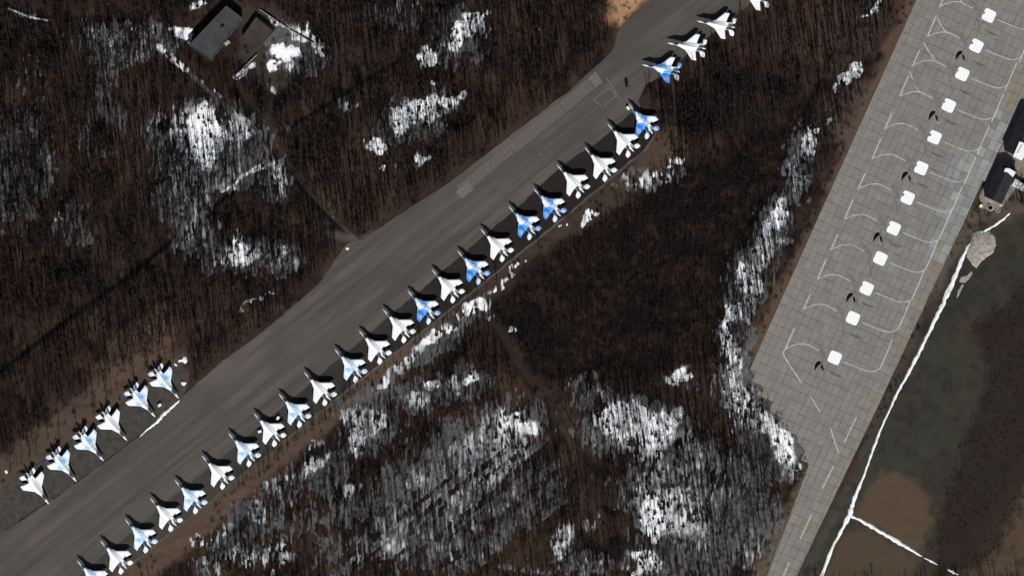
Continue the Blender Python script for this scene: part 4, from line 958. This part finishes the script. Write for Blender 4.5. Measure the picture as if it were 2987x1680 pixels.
# the woods: one mass of instances
proto = bpy.data.collections.new('woodland_tree_kinds')
for k, (t, c) in enumerate(variants):
    o = bpy.data.objects.new('woodland_tree', merged(t, c, M['bark'] if k % 2 else M['bark2'], M['twig'] if k % 3 else M['bark2'], 'woodland_tree')); proto.objects.link(o)
def gn_scatter(name, pts, scales, rots, coll, label):
    me = bpy.data.meshes.new(name); me.from_pydata([tuple(p) for p in pts], [], [])
    a = me.attributes.new('scl', 'FLOAT', 'POINT'); a.data.foreach_set('value', np.asarray(scales, np.float32))
    a = me.attributes.new('rot', 'FLOAT', 'POINT'); a.data.foreach_set('value', np.asarray(rots, np.float32))
    o = tag(link(name, me), label, 'trees', kind='stuff')
    ng = bpy.data.node_groups.new(name, 'GeometryNodeTree')
    ng.interface.new_socket('Geometry', in_out='INPUT', socket_type='NodeSocketGeometry'); ng.interface.new_socket('Geometry', in_out='OUTPUT', socket_type='NodeSocketGeometry')
    gi = ng.nodes.new('NodeGroupInput'); go = ng.nodes.new('NodeGroupOutput')
    ci = ng.nodes.new('GeometryNodeCollectionInfo'); ci.inputs['Collection'].default_value = coll; ci.inputs['Separate Children'].default_value = True; ci.inputs['Reset Children'].default_value = True
    ip = ng.nodes.new('GeometryNodeInstanceOnPoints'); ip.inputs['Pick Instance'].default_value = True
    ns = ng.nodes.new('GeometryNodeInputNamedAttribute'); ns.data_type = 'FLOAT'; ns.inputs['Name'].default_value = 'scl'
    nr = ng.nodes.new('GeometryNodeInputNamedAttribute'); nr.data_type = 'FLOAT'; nr.inputs['Name'].default_value = 'rot'
    cx_ = ng.nodes.new('ShaderNodeCombineXYZ')
    rv = ng.nodes.new('FunctionNodeRandomValue'); rv.data_type = 'INT'; rv.inputs[4].default_value = 0; rv.inputs[5].default_value = len(coll.objects)-1
    L = ng.links.new
    L(gi.outputs[0], ip.inputs['Points']); L(ci.outputs[0], ip.inputs['Instance']); L(rv.outputs[2], ip.inputs['Instance Index'])
    L(nr.outputs[0], cx_.inputs[2]); L(cx_.outputs[0], ip.inputs['Rotation']); L(ns.outputs[0], ip.inputs['Scale']); L(ip.outputs[0], go.inputs[0])
    md = o.modifiers.new('scatter', 'NODES'); md.node_group = ng; return o
gn_scatter('bare_woodland', np.stack([tx[rest], ty[rest], tz[rest]], -1), hs[rest], RNG.uniform(0, 6.28, len(rest)), proto, 'dense leafless brown woodland around the airfield')
# brush: low twiggy bushes in the fields' edges and under the woods
bush = bpy.data.collections.new('brush_kinds')
for k in range(4):
    r = random.Random(500+k); mb = MB()
    for q in range(16):
        az = r.uniform(0, 6.28); el = r.uniform(.5, 1.3); L_ = r.uniform(.7, 1.5); d = Vector((math.cos(az)*math.cos(el), math.sin(az)*math.cos(el), math.sin(el)))
        s0 = Vector((r.uniform(-.5,.5), r.uniform(-.5,.5), -.1)); mb.tube(s0, s0 + d*L_, .05, .02, 3, False)
        for w in range(2):
            d2 = (d + Vector((r.uniform(-1,1), r.uniform(-1,1), r.uniform(-.2,.6)))).normalized(); mb.tube(s0 + d*L_*.6, s0 + d*L_*.6 + d2*.6, .03, .015, 3, False)
    bush.objects.link(bpy.data.objects.new('brush_bush', mb.mesh('brush_bush', M['bark2'] if k % 2 else M['twig'])))
sapl = bpy.data.collections.new('sapling_kinds')
for k in range(3):      # small dark evergreen saplings
    r = random.Random(700+k); mb = MB(); mb.tube((0,0,-.2),(0,0,2.4),.07,.02,4,False)
    for q in range(30):
        z = .2 + 2.0*q/30; az = q*2.4 + r.uniform(-.4,.4); L_ = (1.0 - .8*q/30)*r.uniform(.8,1.2); c_ = (math.cos(az), math.sin(az))
        a_ = Vector((0,0,z)); b_ = Vector((c_[0]*L_, c_[1]*L_, z-.15)); t_ = Vector((-c_[1], c_[0], 0))*.26
        mb.add([a_, b_ - t_, b_ + t_*.2 + Vector((c_[0], c_[1], 0))*.15, b_ + t_], [(0,1,2,3)])
    sapl.objects.link(bpy.data.objects.new('sapling', mb.mesh('sapling', M['needle'])))
qx = RNG.uniform(-302, 302, 30000); qy = RNG.uniform(-172, 172, 30000)
k = np.ones(qx.size, bool)
for q in paved: k &= ~inpoly(qx, qy, q); 
for q in paved: k &= segdist(qx, qy, q + [q[0]]) > 1.2
for jx, jy in jets_xy: k &= np.hypot(qx-jx, qy-jy) > 12.5
k &= ~inpoly(qx, qy, [P(*c) for c in [(655,5),(720,45),(810,95),(752,155),(700,125),(615,190),(540,140)]])
brush_zone = inpoly(qx, qy, PL((2430,820),(2600,700),(2600,1240),(2500,1420),(2330,1460),(2350,1330),(2420,1090),(2480,950)))
fld = inpoly(qx, qy, field_poly); k &= (~fld) | (brush_zone & (RNG.random(qx.size) < .9))
for pts, hw, col, a in tracks: k &= segdist(qx, qy, pts) > hw
stp = inpoly(qx, qy, open_strip) | inpoly(qx, qy, PL((-20,1180),(250,950),(470,830),(480,920),(250,1090),(-20,1290)))
k &= ~stp | (RNG.random(qx.size) < .25)
k &= ~((snow_field(qx, qy) > .9) & (RNG.random(qx.size) < .45))
dw = inpoly(qx, qy, PL((1230,760),(1720,420),(2060,210),(1990,480),(1860,640),(1830,760),(1800,900),(1560,960),(1340,960)))
k &= (dw & (RNG.random(qx.size) < .7)) | brush_zone | (RNG.random(qx.size) < .35)
qx, qy = qx[k], qy[k]
o = gn_scatter('brush', np.stack([qx, qy, gridsample(Z, qx, qy)], -1), np.where(inpoly(qx, qy, field_poly), RNG.uniform(.3, .75, qx.size), RNG.uniform(.6, 1.5, qx.size)), RNG.uniform(0, 6.28, qx.size), bush, 'low twiggy brown brush covering the wood floor')
o['category'] = 'brush'

zx = RNG.uniform(-302, 302, 9000); zy = RNG.uniform(-172, 172, 9000); sfz = snow_field(zx, zy)
k = (sfz > .62) & (RNG.random(zx.size) < .8)
for q in paved: k &= ~inpoly(zx, zy, q); k &= segdist(zx, zy, q + [q[0]]) > 2.5
k &= ~inpoly(zx, zy, PL((430,90),(590,-40),(700,40),(800,110),(760,180),(690,240),(620,190),(520,180)))
zx, zy = zx[k], zy[k]
o = gn_scatter('saplings', np.stack([zx, zy, gridsample(Z, zx, zy)], -1), RNG.uniform(.5, 1.15, zx.size), RNG.uniform(0, 6.28, zx.size), sapl, 'small dark evergreen saplings dotting the snow patches')
